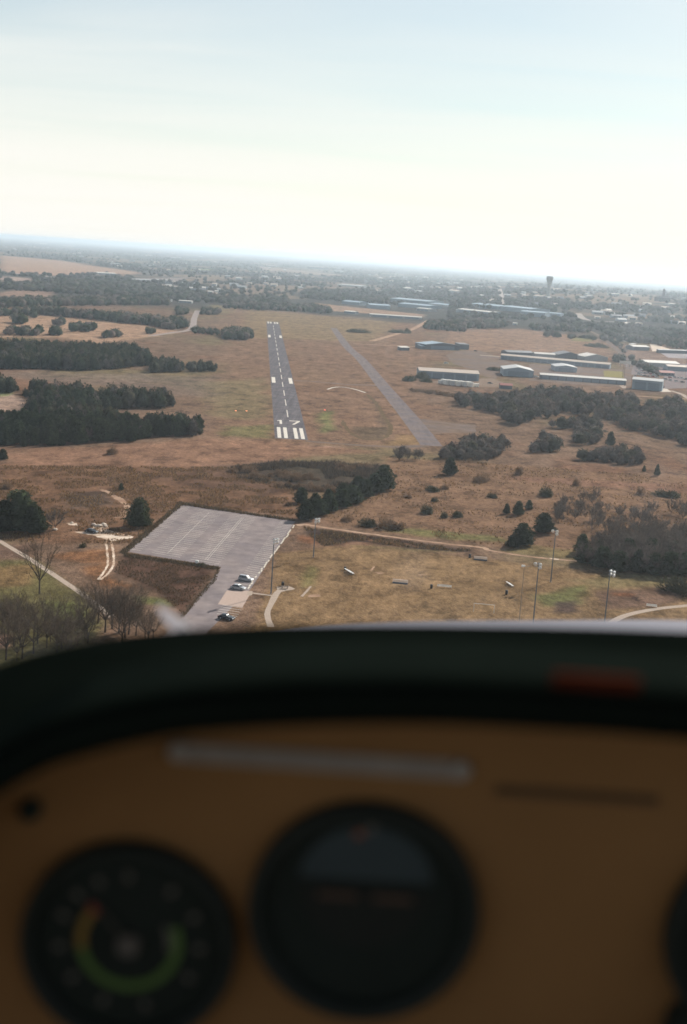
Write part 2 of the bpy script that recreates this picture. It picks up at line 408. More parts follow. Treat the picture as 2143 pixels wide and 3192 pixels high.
    zone('N4', [(500, 520), (840, 560), (840, 610), (380, 560)], (118, 106, 66), 2.5, .7)
    # --- sports ground
    zone('D', [(640, 1262), (760, 1243), (1000, 1262), (1330, 1300), (1600, 1330), (1600, 1460), (560, 1460)], (130, 104, 72), 2.5, .95)
    zone('N4', [(600, 850), (900, 780), (860, 900), (620, 930)], (98, 104, 58), 3, .8)
    zone('N4', [(820, 750), (1100, 700), (1400, 720), (1568, 740), (1568, 780), (1000, 800)], (118, 108, 72), 3, .7)
    zone('N4', [(1000, 830), (1500, 790), (1568, 900), (1300, 920), (1060, 930)], (108, 84, 72), 3, .8)
    zone('N4', [(710, 890), (830, 890), (840, 960), (700, 960)], (82, 66, 62), 1.5, .85)
    zone('N4', [(1160, 835), (1220, 845), (1285, 895), (1240, 890)], (44, 36, 34), .8, .85)
    zone('N4', [(1090, 835), (1180, 830), (1230, 850), (1100, 850)], (128, 84, 54), 1.0, .8)
    zone('N3', [(530, 470), (1000, 500), (1400, 540), (1000, 520), (600, 500)], (122, 108, 66), 1.5, .6)
    zone('N3', [(280, 640), (340, 660), (300, 780), (220, 800)], (108, 108, 60), 2, .6)
    # ditch bank along the track
    zone('N3', [(230, 345), (600, 395), (1000, 450), (1500, 515), (1500, 540), (1000, 500), (640, 455), (380, 495), (330, 440), (235, 390)], (58, 46, 42), 1.6, .92, 2)
    zone('N3', [(180, 400), (330, 420), (350, 490), (200, 450)], (140, 92, 60), 1.5, .8)
    zone('N3', [(700, 435), (860, 445), (1000, 470), (1100, 490), (980, 490), (760, 455)], (138, 100, 70), 1, .7)
    # --- left: park
    zone('K4', [(-200, 200), (300, 130), (480, 250), (800, 470), (1000, 800), (700, 1250), (-300, 1250)], (100, 94, 56), 3, .95)
    zone('K4', [(-100, 230), (300, 200), (330, 380), (-100, 420)], (130, 100, 66), 3, .7)
    zone('K4', [(380, 540), (700, 560), (840, 660), (760, 720), (500, 690)], (98, 104, 56), 3, .85)
    zone('K4', [(1330, 500), (1600, 520), (1740, 545), (1700, 600), (1360, 560)], (102, 108, 58), 2, .85)
    zone('K4', [(-40, 860), (110, 880), (110, 1000), (-60, 1010)], (168, 130, 112), 1.5, .9)
    zone('K4', [(540, 100), (860, 40), (1150, 20), (1000, 320), (1250, 400), (1060, 400), (800, 220), (980, 180), (560, 120)], (134, 92, 58), 2.5, .85)
    zone('K4', [(-40, 100), (250, 140), (280, 0), (-40, 0)], (112, 88, 74), 2.5, .8)
    zone('N1', [(800, 690), (1420, 770), (1190, 1080), (1000, 900), (740, 800)], (88, 64, 52), 2.0, .95, lo=.6)
    zone('N1', [(1180, 370), (1210, 355), (800, 680), (770, 680)], (70, 56, 44), 1.2, .8)
    zone('N1', [(810, 675), (1440, 765), (1430, 790), (800, 700)], (62, 56, 42), .9, .85)
    zone('N1', [(1430, 775), (1400, 860), (1200, 1090), (1170, 1090), (1360, 860)], (60, 50, 42), .9, .7)
    zone('N2', [(430, 135), (800, 200), (1190, 255), (1190, 270), (800, 215), (430, 160)], (52, 44, 36), 1.2, .85)
    # brush-dark soil of the gully under the threshold
    zone('D', [(520, 1075), (640, 1055), (870, 1065), (860, 1110), (720, 1115), (600, 1095)], (70, 62, 54), 4, .85, lo=.6)
    lum = C @ np.array([.3, .55, .15]); C = (C * .86 + lum[:, None] * .14) * .93 * np.array([1.03, .99, .95])
    nr, ncl = X.shape
    idx = np.arange(nr * ncl).reshape(nr, ncl)
    F = np.stack([idx[:-1, :-1], idx[:-1, 1:], idx[1:, 1:], idx[1:, :-1]], -1).reshape(-1, 4)
    V = np.stack([P[:, 0], P[:, 1], Z], 1)
    # material: painted soil/grass colour x fine grain
    m = bpy.data.materials.new('dry_grassland'); m.use_nodes = True; nt = m.node_tree; L = nt.links
    b = nt.nodes['Principled BSDF']; b.inputs['Roughness'].default_value = 1.0; b.inputs['Specular IOR Level'].default_value = 0.0
    at = _n(nt, 'ShaderNodeAttribute'); at.attribute_name = 'tint'; tc = _n(nt, 'ShaderNodeTexCoord')
    fac = None
    for s_, v_, st in ((2.2, .24, (1, .7, 1)), (.55, .32, (1, .6, 1)), (.11, .26, (1, .7, 1)), (.02, .16, (1, 1, 1))):
        mp = _n(nt, 'ShaderNodeMapping'); mp.inputs['Scale'].default_value = st; L.new(tc.outputs['Object'], mp.inputs[0])
        n = _n(nt, 'ShaderNodeTexNoise'); n.inputs['Scale'].default_value = s_; n.inputs['Detail'].default_value = 3; n.inputs['Roughness'].default_value = .65; L.new(mp.outputs[0], n.inputs['Vector'])
        mr = _n(nt, 'ShaderNodeMapRange'); mr.inputs['From Min'].default_value = .3; mr.inputs['From Max'].default_value = .7; mr.inputs['To Min'].default_value = 1 - v_; mr.inputs['To Max'].default_value = 1 + v_; L.new(n.outputs['Fac'], mr.inputs['Value'])
        if fac is None: fac = mr
        else:
            q = _n(nt, 'ShaderNodeMath'); q.operation = 'MULTIPLY'; L.new(fac.outputs[0], q.inputs[0]); L.new(mr.outputs[0], q.inputs[1]); fac = q
    for s_, lo_, hi_, dk, st in ((.09, .50, .62, .62, (1, .55, 1)), (.34, .52, .68, .78, (1, .6, 1)), (.05, .40, .30, 1.22, (1, .5, 1))):
        mp = _n(nt, 'ShaderNodeMapping'); mp.inputs['Scale'].default_value = st; mp.inputs['Location'].default_value = (s_ * 900, 17, 0); L.new(tc.outputs['Object'], mp.inputs[0])
        n = _n(nt, 'ShaderNodeTexNoise'); n.inputs['Scale'].default_value = s_; n.inputs['Detail'].default_value = 7; n.inputs['Roughness'].default_value = .68; L.new(mp.outputs[0], n.inputs['Vector'])
        mr = _n(nt, 'ShaderNodeMapRange'); mr.inputs['From Min'].default_value = lo_; mr.inputs['From Max'].default_value = hi_; mr.inputs['To Min'].default_value = 1; mr.inputs['To Max'].default_value = dk; L.new(n.outputs['Fac'], mr.inputs['Value'])
        q = _n(nt, 'ShaderNodeMath'); q.operation = 'MULTIPLY'; L.new(fac.outputs[0], q.inputs[0]); L.new(mr.outputs[0], q.inputs[1]); fac = q
    scl = _n(nt, 'ShaderNodeVectorMath'); scl.operation = 'SCALE'; L.new(at.outputs['Color'], scl.inputs[0]); L.new(fac.outputs[0], scl.inputs['Scale']); L.new(scl.outputs[0], b.inputs['Base Color'])
    nb = _n(nt, 'ShaderNodeTexNoise'); nb.inputs['Scale'].default_value = 1.1; nb.inputs['Detail'].default_value = 5; L.new(tc.outputs['Object'], nb.inputs['Vector'])
    bp = _n(nt, 'ShaderNodeBump'); bp.inputs['Strength'].default_value = 1.0; bp.inputs['Distance'].default_value = .5; L.new(nb.outputs['Fac'], bp.inputs['Height']); L.new(bp.outputs[0], b.inputs['Normal'])
    tag(link('ground', npmesh('ground', V, F, m, C)), kind='structure')
ground()

# ================================================================== SETTING: pavement
ASPH = pm_matte('runway_asphalt', c8(90, 87, 91), .9, .3, .5, bump=.01, bscale=2, hue=c8(106, 100, 101), stretch=(1, .03, 1))
TAXI = pm_matte('taxiway_asphalt', c8(108, 100, 101), .9, .24, .3, hue=c8(118, 106, 101), stretch=(1, .15, 1))
OLDA = pm_matte('old_asphalt', c8(110, 97, 91), .95, .28, .12, hue=c8(114, 95, 81))
LOT = pm_matte('car_park_asphalt', c8(122, 113, 113), .9, .24, .25, hue=c8(135, 124, 121), bump=.01, bscale=3)
WHITE = pm_matte('white_road_paint', c8(206, 198, 186), .7, .16, .8)
CONC = pm_matte('concrete', c8(164, 148, 134), .9, .1, .7)
SAND = pm_matte('pale_sand', c8(206, 188, 170), .95, .2, .6, hue=c8(166, 138, 116))
TRACK = pm_matte('dirt_track', c8(170, 142, 120), .95, .25, .4, hue=c8(142, 114, 94))
RWO = np.array([-31.2, 699.0]); RWD = np.array([-.0757, .9971]); RWN = np.array([.9971, .0757])
def rw(a, l): q = RWO + RWN * a + RWD * l; return (q[0], q[1])
def rquad(a0, a1, l0, l1): return [rw(a0, l0), rw(a1, l0), rw(a1, l1), rw(a0, l1)]
RLEN = 1206
runway = patch('runway', rquad(-9.15, 9.15, 0, RLEN), ASPH, .016); runway['label'] = 'grey asphalt runway with white 17 painted at its near end'
def rmark(name, a0, a1, l0, l1, parent=runway): return patch(name, rquad(a0, a1, l0, l1), WHITE, .03, parent)
for a0 in (-7.6, -3.95, 1.85, 5.5):
    rmark('threshold_stripe', a0, a0 + 2.1, 3, 47)
    rmark('threshold_stripe', a0, a0 + 2.1, RLEN - 47, RLEN - 3)
for e in (0, 1):
    for a0 in (-8.3, 5.4):
        l0 = 307 if e == 0 else RLEN - 307 - 47
        rmark('aiming_point_mark', a0, a0 + 2.9, l0, l0 + 46)
l = 96
while l < RLEN - 110:
    rmark('centreline_dash', -.3, .3, l, l + 36.6); l += 61
# the painted number 17 (18 m tall digits)
def digit(pts): 
    o = patch('painted_digit', [rw(a, l_) for a, l_ in pts], WHITE, .03, runway); return o
d1 = digit([(-5.6, 62), (-4.2, 62), (-4.2, 80), (-5.4, 80), (-7.0, 77), (-7.0, 74.6), (-5.6, 76.3)]); d1['label'] = 'white painted digit 1'
d7 = digit([(1.6, 62), (3.2, 62), (6.9, 76.5), (6.9, 80), (0.4, 80), (0.4, 77.2), (5.3, 77.2)]); d7['label'] = 'white painted digit 7'
rmark('threshold_bar', -9, 9, RLEN - 1.6, RLEN - .4)

strip('taxiway', gl('A5', [(1352, 606), (1190, 400), (1022, 200), (890, 40)]) + gl('A2', [(800, 690), (712, 570)]), (12.5, 9), TAXI, .012, rough=.15)
strip('taxiway', gl('A5', [(530, 574), (700, 588), (900, 602), (1130, 612), (1320, 604)]), (4.5, 8), OLDA, .008, rough=.3)
strip('taxiway', gl('A5', [(440, 178), (600, 188), (800, 205), (1010, 212)]), 8, pm_matte('grassy_asphalt', c8(110, 92, 80), 1, .25, .2, hue=c8(118, 104, 96)), .006, rough=1.2)
patch('apron', gl('A5', [(1225, 425), (1330, 435), (1450, 450), (1640, 470), (1640, 520), (1440, 522), (1370, 530), (1310, 560)]), OLDA, .008, rough=.6)
patch('apron', gl('K1', [(560, 300), (700, 255), (930, 255), (1150, 330), (1290, 400), (1180, 520), (1120, 545), (1100, 560), (930, 520), (880, 470), (640, 400)]), OLDA, .006, rough=1.0)
patch('apron', gl('K1', [(905, 560), (1060, 555), (1190, 600), (1140, 650), (930, 650), (400, 600), (450, 585)]), pm_matte('pale_gravel', c8(124, 106, 92), .95, .25, .3), .008, rough=.6)
patch('apron', gl('K2', [(0, 365), (800, 415), (960, 420), (960, 590), (900, 590), (0, 530)]), OLDA, .006, rough=.8)
patch('apron', gl('K2', [(740, 430), (930, 440), (940, 505), (740, 490)]), pm_matte('lawn', c8(128, 118, 72), 1, .2, .3), .01, rough=.8)
patch('apron', gl('K2', [(890, 578), (965, 572), (960, 606), (930, 606)]), CONC, .016)
patch('apron', gl('K2', [(1300, 605), (1370, 612), (1410, 642), (1300, 640)]), pm_matte('white_concrete', c8(196, 184, 170), .9, .08, .5), .016)
patch('apron', gl('K2', [(900, 300), (1050, 360), (1568, 360), (1700, 450), (1700, 600), (1340, 610), (1340, 480), (1010, 470)]), pm_matte('yard_gravel', c8(124, 112, 110), .95, .3, .15), .006, rough=1)
patch('apron', gl('K2', [(1190, 150), (1300, 185), (1450, 235), (1220, 238)]), pm_matte('pale_yard', c8(196, 178, 160), .95, .15, .05), .02, rough=1)
patch('apron', gl('K2', [(1290, 248), (1700, 262), (1700, 318), (1380, 302)]), pm_matte('grey_yard', c8(150, 142, 142), .95, .15, .05), .02, rough=1)
patch('apron', gl('K2', [(885, 108), (960, 118), (975, 148), (930, 140)]), MATS['pale_yard'], .02, rough=1)
strip('road', gl('K2', [(560, 20), (700, 85), (800, 165), (900, 250), (1000, 345), (985, 440), (975, 585)]), (8, 6.5), OLDA, .02, rough=.2)
strip('road', gl('A3', [(360, 330), (355, 250), (340, 190)]), 14, pm_matte('far_road', c8(160, 148, 140), .9, .1, .05), .3)
strip('road', gl('A3', [(880, 410), (860, 370), (930, 415), (1210, 430)]), 12, MATS['far_road'], .3)
strip('road', gl('K2', [(230, 622), (560, 645)]), 3, TRACK, .01, rough=.4)
strip('road', gl('K2', [(960, 678), (1200, 690), (1568, 712)]), 4.5, TRACK, .01, rough=.3)
strip('road', gl('K2', [(1400, 628), (1500, 660), (1600, 715)]), 5, CONC, .014)
strip('road', gl('A1', [(1290, 560), (1268, 610), (1245, 680), (1120, 705), (980, 725)]), (9, 8), pm_matte('pale_asphalt_road', c8(146, 134, 128), .9, .15, .1), .02, rough=.3)
strip('road', gl('A1', [(1000, 425), (1180, 440), (1400, 490), (1568, 515)]), 10, TRACK, .05, rough=.6)
strip('road', gl('A2', [(840, 672), (1100, 685), (1290, 690)]), 6, TRACK, .02, rough=.4)
strip('road', gl('A2', [(960, 655), (1100, 615), (1230, 575), (1330, 520)]), 8, TRACK, .02, rough=.6)
strip('road', gl('K1', [(930, 303), (1150, 318)]), 9, CONC, .016)
strip('road', gl('A1', [(0, 318), (180, 322), (360, 345)]), 16, pm_matte('far_concrete', c8(176, 166, 160), .9, .1, .05), .08, rough=1)
strip('worn_track', gl('A5', [(770, 440), (800, 500), (870, 548), (960, 568), (1050, 548), (1082, 490), (1040, 410), (990, 330), (930, 270)]), 2.6, pm_matte('worn_dark_grass', c8(98, 82, 62), 1, .25, .3), .008, rough=.7)
arc = strip('ground_marking', gl('A5', [(672, 238), (710, 226), (760, 222), (820, 230), (870, 243), (920, 259)]), 1.7, WHITE, .012, rough=.25, kind=None)
tag(arc, 'white curved arc laid in the grass between runway and taxiway', 'ground marking')

# car park
lot_px = [(75, 455), (435, 150), (1195, 262), (905, 700), (560, 1045), (300, 1045), (490, 860), (712, 560)]
lot = patch('car_park', gl('N2', lot_px), LOT, .012, rough=0)
A_, B_, Dd = (np.array(g('N2', *q)[:2]) for q in ((85, 455), (438, 155), (1190, 268)))
ex = (Dd - B_); ey = (A_ - B_); LX, LY = np.linalg.norm(ex), np.linalg.norm(ey); ux, uy = ex / LX, ey / LY
def lp(s_, t_): return B_ + ux * s_ + uy * t_
line_me = MB().add([(-.5, -.09, 0), (.5, -.09, 0), (.5, .09, 0), (-.5, .09, 0)], [(0, 1, 2, 3)]).mesh('stall_line', WHITE)
angx = math.atan2(ux[1], ux[0]); angy = math.atan2(-uy[1], -uy[0])
lot_np = np.array([q[:2] for q in gl('N2', lot_px)])
def lotline(c, ln, ang, w=1.0, name='stall_line', parent=lot):
    o = link(name, line_me, parent); o.location = (c[0], c[1], .022); o.rotation_euler = (0, 0, ang); o.scale = (ln, w, 1); return o
for fr in (.29, .572, .588):
    lotline(lp(LX * fr, LY * .5), LY * .86, angy, .55, 'row_line')
for ss, half in ((2.7, 5), (LX * .29, 10.6), (LX * .58, 10.6), (LX - 3.2, 5.2)):
    t_ = 2.5
    tmax = LY - 2 if ss < LX * .9 else LY + 16
    while t_ < tmax:
        c = lp(ss, t_)
        if inpoly(np.array([c]), lot_np)[0]: lotline(c, half, angx, 1.0)
        t_ += 2.75
stop_me = MB().box((0, 0, .09), (2.5, .42, .18), taper=.93).mesh('wheel_stop', pm_matte('white_concrete_stop', c8(200, 190, 176), .85, .15, 2))
p0, p1 = np.array(g('N2', 1190, 288)[:2]), np.array(g('N2', 880, 705)[:2]); dv = p1 - p0; nst = int(np.linalg.norm(dv) / 2.72)
for i in range(nst):
    if random.random() < .06: continue
    q = p0 + dv * (i + .5) / nst + np.array([random.uniform(-.22, .22), 0])
    o = link('wheel_stop', stop_me, lot); o.location = (q[0], q[1], .014); o.rotation_euler = (0, 0, math.atan2(dv[1], dv[0]) + random.uniform(-.05, .05))
pad = patch('concrete_pad', gl('N2', [(748, 712), (912, 716), (850, 822), (690, 802)]), pm_matte('pink_concrete', c8(172, 152, 140), .9, .1, 1.2), .026)
for k in range(5):
    a_ = np.array(g('N2', 700 - k * 9 + 18, 806 + k * 14)[:2]); b_ = np.array(g('N2', 838 - k * 9 + 14, 826 + k * 14)[:2])
    lotline((a_ + b_) / 2, np.linalg.norm(b_ - a_), math.atan2(*(b_ - a_)[::-1]), 1.2)
patch('footpath', gl('K3', [(0, 1610), (50, 1618), (40, 1690), (0, 1700), (-60, 1690), (-40, 1615)]), CONC, .03)
# footpaths and tracks
strip('footpath', gl('K3', [(40, 1650), (200, 1672), (430, 1700)]), 1.3, CONC, .016, smooth=False)
patch('footpath', gl('K3', [(510, 1530), (600, 1528), (740, 1518), (810, 1545), (868, 1575), (800, 1592), (700, 1605), (600, 1630), (560, 1680), (520, 1760), (450, 1880), (395, 1990), (390, 2060), (405, 2160), (470, 2300), (330, 2300), (290, 2150), (272, 2060), (290, 1980), (345, 1860), (400, 1720), (450, 1650), (520, 1590)]), CONC, .02)
strip('footpath', gl('K4', [(-60, -80), (60, -5), (285, 128), (480, 255), (800, 470), (900, 545), (1100, 700)]), (2.0, 2.0), CONC, .014, smooth=False)
strip('footpath', gl('N4', [(1000, 1080), (1100, 1010), (1200, 970), (1380, 935), (1600, 912)]), 2.3, CONC, .014)
strip('dirt_track', gl('N1', [(690, 590), (698, 660), (705, 740), (680, 800), (640, 850)]), .7, SAND, .012, rough=.15)
strip('dirt_track', gl('N1', [(720, 590), (738, 660), (742, 740), (715, 800), (660, 850)]), .7, SAND, .012, rough=.15, seed=4)
strip('dirt_track', gl('N1', [(660, 262), (720, 290), (800, 340), (845, 385), (780, 450)]), (2, 4), TRACK, .012, rough=.5)
strip('dirt_track', gl('N3', [(180, 330), (260, 328), (400, 350), (700, 392), (1000, 432), (1300, 470), (1568, 497)]) + gl('N4', [(300, 560), (560, 598), (850, 625)]), (2.6, 1.8), TRACK, .012, rough=.4)
patch('sand_clearing', gl('N1', [(475, 535), (560, 540), (620, 500), (690, 505), (720, 530), (880, 572), (800, 590), (760, 598), (700, 590), (600, 562), (500, 545)]), SAND, .016, rough=.5)
patch('sand_clearing', gl('N1', [(430, 480), (500, 482), (505, 498), (450, 494)]), SAND, .016, rough=.3)
patch('sand_clearing', gl('N3', [(270, 852), (350, 850), (360, 866), (275, 872)]), TRACK, .01, rough=.3)
patch('sand_clearing', gl('N3', [(210, 865), (285, 788), (298, 792), (230, 868)]), CONC, .012, rough=.1)
patch('sand_clearing', gl('N3', [(760, 682), (810, 684), (850, 690), (790, 696)]), TRACK, .01, rough=.3)
patch('sand_clearing', gl('N3', [(735, 670), (755, 640), (772, 640), (745, 680)]), TRACK, .01, rough=.2)
patch('sand_clearing', gl('N3', [(1090, 700), (1150, 702), (1110, 710)]), TRACK, .01, rough=.3)
patch('sand_clearing', gl('N4', [(672, 605), (730, 612), (732, 618), (675, 612)]), SAND, .03, rough=.1)
patch('sand_clearing', gl('N4', [(1405, 730), (1460, 734), (1460, 741), (1405, 737)]), SAND, .012, rough=.1)

# ================================================================== AIRCRAFT around the camera
def CV(v): return Vector(tuple(v))
def aircraft():
    root = thing('aircraft', 'light aircraft cockpit with black glareshield over a brown instrument panel', 'aircraft', (0, 0, CAMZ))
    off = np.array([0, 0, CAMZ])
    D = lambda x, y, Y: PY(x * FR['D'][2], y * FR['D'][2], Y) - off
    BLK = pm('black_glareshield_vinyl', (.0036, .0052, .0042), 1.0, .15, 30, spec=.0, bump=.0004, bscale=900)
    BRN = pm('brown_panel_plastic', (.285, .152, .060), .75, .07, 14, spec=.2, bump=.0002, bscale=700)
    HLM = pm('dark_cabin_lining', (.06, .055, .05), .95, .08, 10)
    BZL = pm('black_bezel', (.022, .028, .025), .6, .1, 20, spec=.25)
    YP = .47
    def wide_(P, Y, k=1.0):
        """carry an edge curve on to both cabin walls"""
        a, b_ = P[0], P[-1]; sl = (P[-1][2] - P[-3][2]) / (P[-1][0] - P[-3][0])
        rt = [np.array([x, Y, b_[2] + sl * (x - b_[0]) * math.exp(-(x - b_[0]) * 6) - d_]) for x, d_ in ((.20, 0), (.30, .001), (.42, .003), (.54, .007), (.66, .016), (.76, .034), (.83, .065), (.865, .12))]
        lt = [np.array([-.40, Y, a[2] - .16]), np.array([-.36, Y, a[2] - .11]), np.array([-.29, Y, a[2] - .06])]
        return [q for q in lt if q[0] < a[0] - .02] + list(P) + [q for q in rt if q[0] > b_[0] + .02]
    # --- instrument panel: brown sheet with a rounded arched top, standing under the glareshield
    top = [(-420, 2090), (-260, 1950), (-120, 1830), (0, 1760), (100, 1700), (250, 1655), (400, 1620), (600, 1600), (800, 1590), (1000, 1592), (1200, 1600), (1400, 1612), (1568, 1625), (1900, 1655), (2300, 1710)]
    tp = wide_([D(x, y, YP) for x, y in top if x < 1600], YP); zb = -.58
    v, f = [], []
    for p in tp: v += [(p[0], YP, p[2]), (p[0], YP, zb), (p[0], YP + .012, p[2]), (p[0], YP + .012, zb)]
    for i in range(len(tp) - 1):
        a = 4 * i; b_ = a + 4
        f += [(a, a + 1, b_ + 1, b_), (a + 2, b_ + 2, b_ + 3, a + 3), (a, b_, b_ + 2, a + 2)]
    panel = MB().add(v, f).build('instrument_panel', BRN, root)
    # --- glareshield: lofted from the near lip up and forward to the windshield base
    low = [(-420, 2170), (-260, 2030), (-120, 1918), (0, 1836), (100, 1780), (250, 1736), (400, 1706), (600, 1690), (800, 1682), (1000, 1683), (1200, 1692), (1400, 1704), (1568, 1718), (1900, 1750), (2300, 1810)]
    hi = [(-420, 1690), (-260, 1604), (-120, 1548), (0, 1508), (100, 1478), (250, 1447), (400, 1431), (600, 1421), (800, 1418), (1000, 1419), (1200, 1422), (1400, 1427), (1568, 1434), (1900, 1452), (2300, 1486)]
    rowsv = []
    YL = .395
    L0 = wide_([D(x, y, YL) for x, y in low if x < 1600], YL); H0 = wide_([D(x, y, .66) for x, y in hi if x < 1600], .66)
    xs_ = sorted(set([round(p[0], 4) for p in L0] + [round(q[0], 4) for q in H0])); xs_ = [x for i, x in enumerate(xs_) if i == 0 or x - xs_[i - 1] > .006]
    ip = lambda P, x: float(np.interp(x, [p[0] for p in P], [p[2] for p in P]))
    L0, H0 = [np.array([x, YL, ip(L0, x)]) for x in xs_], [np.array([x, .66, ip(H0, x)]) for x in xs_]
    for k, (p, q) in enumerate(zip(L0, H0)):
        lipz = p[2]
        col = [(p[0], YL + .07, lipz + .012), (p[0], YL + .006, lipz + .001), (p[0], YL, lipz + .004), (p[0], YL, lipz + .016), (p[0], YL + .008, lipz + .021)]
        x0, y0, z0 = p[0], YL + .008, lipz + .021
        for t in (.25, .5, .75, .9, 1.0):
            zz = z0 + (q[2] - z0) * (1 - (1 - t) ** 1.7)
            col.append((x0 + (q[0] - x0) * t, y0 + (q[1] - y0) * t, zz))
        col.append((q[0], q[1] + .03, q[2] - .012)); col.append((q[0], q[1] + .05, q[2] - .12))
        rowsv.append(col)
    n = len(rowsv[0]); v = [p for c in rowsv for p in c]; f = []
    for i in range(len(rowsv) - 1):
        for j in range(n - 1): f.append((i * n + j, (i + 1) * n + j, (i + 1) * n + j + 1, i * n + j + 1))
    gs = MB().add(v, f).build('glareshield', BLK, root, True)
    gs.data.materials.append(pm('black_lip_shade_lift', (.0085, .012, .0098), 1.0, .12, 30, spec=.0))  # lip faces coloured lighter than the sunlit top to even out their shade
    for i_, pg in enumerate(gs.data.polygons): pg.material_index = 1 if i_ % (n - 1) < 3 else 0
    sub = gs.modifiers.new('sub', 'SUBSURF'); sub.levels = 1; sub.render_levels = 2
    # dull red strip set into the glareshield
    a0 = D(1195, 1548, .44); a1 = D(1395, 1553, .44); cx_ = (a0 + a1) / 2
    red = MB().box((cx_[0], .405, cx_[2] * .405 / .44 + .004), (abs(a1[0] - a0[0]) * .9, .003, .0046))
    red = red.build('red_strip', pm('dull_red_plastic', (.085, .02, .010), .95, .15, 60, spec=0), gs); red['label'] = 'dull red strip on the glareshield lip'; bevel(red, .001)
    red.location.y = -.0125
    # --- dials
    def dial(name, cx, cy, rad, label):
        c = D(cx, cy, YP); r = rad * FR['D'][2] / FPX * (c @ FWD)
        ring = MB(); N = 56; prof = [(1.0, 0), (1.0, -.006), (.97, -.009), (.9, -.008), (.86, -.003), (.855, .004)]
        vv = [(r * a * math.cos(2 * math.pi * i / N), b_, r * a * math.sin(2 * math.pi * i / N)) for i in range(N) for a, b_ in prof]
        ff = [(i * 6 + j, ((i + 1) % N) * 6 + j, ((i + 1) % N) * 6 + j + 1, i * 6 + j + 1) for i in range(N) for j in range(5)]
        o = ring.add(vv, ff).build(name, BZL, root, True); o.location = (c[0], YP - .0005, c[2]); o['label'] = label
        face = MB().add([(r * .86 * math.cos(2 * math.pi * i / N), -.0015, r * .86 * math.sin(2 * math.pi * i / N)) for i in range(N)], [tuple(range(N))])
        face.build('dial_face', pm('black_dial', (.020, .027, .024), .7, .1, 30, spec=.15), o)
        return o, r
    def arcband(name, parent, r0, r1, a0, a1, mat, y=-.0025):
        """ring segment, angles clockwise from twelve o'clock"""
        k = max(2, int(abs(a1 - a0) / 5)); vv, ff = [], []
        for i in range(k + 1):
            t = R(a0 + (a1 - a0) * i / k)
            for rr in (r0, r1): vv.append((rr * math.sin(t), y, rr * math.cos(t)))
        for i in range(k): ff.append((2 * i, 2 * i + 1, 2 * i + 3, 2 * i + 2))
        return MB().add(vv, ff).build(name, mat, parent)
    PALE = pm('dial_print', (.13, .122, .11), .6, .1, 40)
    asi, r = dial('airspeed_indicator', 298, 2140, 245, 'round airspeed dial with green, yellow and red arcs')
    q = 1 / 247.0 * r
    arcband('green_arc', asi, 100 * q, 121 * q, 68, 258, pm('green_dial_paint', (.10, .18, .05), .6, .1, 40))
    arcband('yellow_arc', asi, 100 * q, 121 * q, 258, 308, pm('yellow_dial_paint', (.26, .165, .04), .6, .1, 40))
    arcband('red_line', asi, 98 * q, 126 * q, 309, 318, pm('red_dial_paint', (.32, .05, .04), .6, .1, 40))
    arcband('white_arc', asi, 86 * q, 99 * q, 62, 100, PALE)
    for k, a in enumerate((-48, -27, -2, 35, 64, 92, 120, 165, 200, 233, 262, 290)):
        arcband('dial_mark', asi, 150 * q, 172 * q, a - 2.6, a + 2.6, PALE)
    hub = MB().tube([(0, -.002, 0), (0, -.006, 0)], [.0045, .0045], 16).build('hub', pm('hub_grey', (.12, .11, .10), .5, .1, 40), asi)
    ptr = MB().add([(-.0012, -.004, 0), (.0012, -.004, 0), (.0007, -.004, r * .5), (-.0007, -.004, r * .5)], [(0, 1, 2, 3)]).build('pointer', pm('dim_pointer', (.05, .05, .045), .6, .1, 40), asi); ptr.rotation_euler = (0, R(-40), 0)
    ai, r = dial('attitude_indicator', 830, 2068, 262, 'large attitude dial with blue-grey sky half')
    q = r / 262.0
    ai_rot = math.atan2(.0, 1)
    vv = [(0, -.0022, 74 * q)] + [(150 * q * math.cos(R(a)), -.0022, 74 * q + 128 * q * math.sin(R(a))) for a in range(0, 181, 12)]
    MB().add(vv, [(0, i, i + 1) for i in range(1, len(vv) - 1)]).build('sky_half', pm('dial_sky_blue', (.044, .062, .070), .7, .12, 30), ai)
    vv = [(0, -.0022, 58 * q)] + [(150 * q * math.cos(R(a)), -.0022, 58 * q + 150 * q * math.sin(R(a))) for a in range(180, 361, 12)]
    MB().add(vv, [(0, i, i + 1) for i in range(1, len(vv) - 1)]).build('ground_half', pm('dial_ground_black', (.016, .020, .018), .7, .12, 30), ai)
    wing = MB(); wing.box((-62 * q, -.004, 38 * q), (88 * q, .001, 13 * q)); wing.build('wing_mark', pm('dial_brown', (.11, .068, .05), .6, .1, 40), ai)
    wing = MB(); wing.box((62 * q, -.004, 38 * q), (88 * q, .001, 13 * q)); wing.build('wing_mark', MATS['dial_brown'], ai)
    arcband('bank_pointer', ai, 178 * q, 194 * q, -10, -4, pm('dial_orange', (.30, .09, .04), .6, .1, 40))
    arcband('dial_mark', ai, 190 * q, 208 * q, -2, 4, PALE)
    alt, _ = dial('side_dial', 1769, 2137, 258, 'black dial at the edge of the panel')
    c = D(1613, 2345, YP)
    kn = MB().tube([(0, 0, 0), (0, -.004, 0), (0, -.016, 0), (0, -.018, 0)], [.0185, .0185, .017, .0155], 28).build('knob', BZL, panel, True); kn.location = (c[0], YP, c[2])
    c = D(72, 1842, YP)
    bt = MB().tube([(0, 0, 0), (0, -.003, 0), (0, -.006, 0)], [.0046, .0046, .0036], 20).build('push_button', pm('dark_green_button', (.012, .022, .018), .6, .1, 40), panel, True); bt.location = (c[0], YP, c[2])
    # pale placard strip with two screws
    a0, a1 = D(398, 1712, YP), D(1060, 1756, YP); c = (a0 + a1) / 2
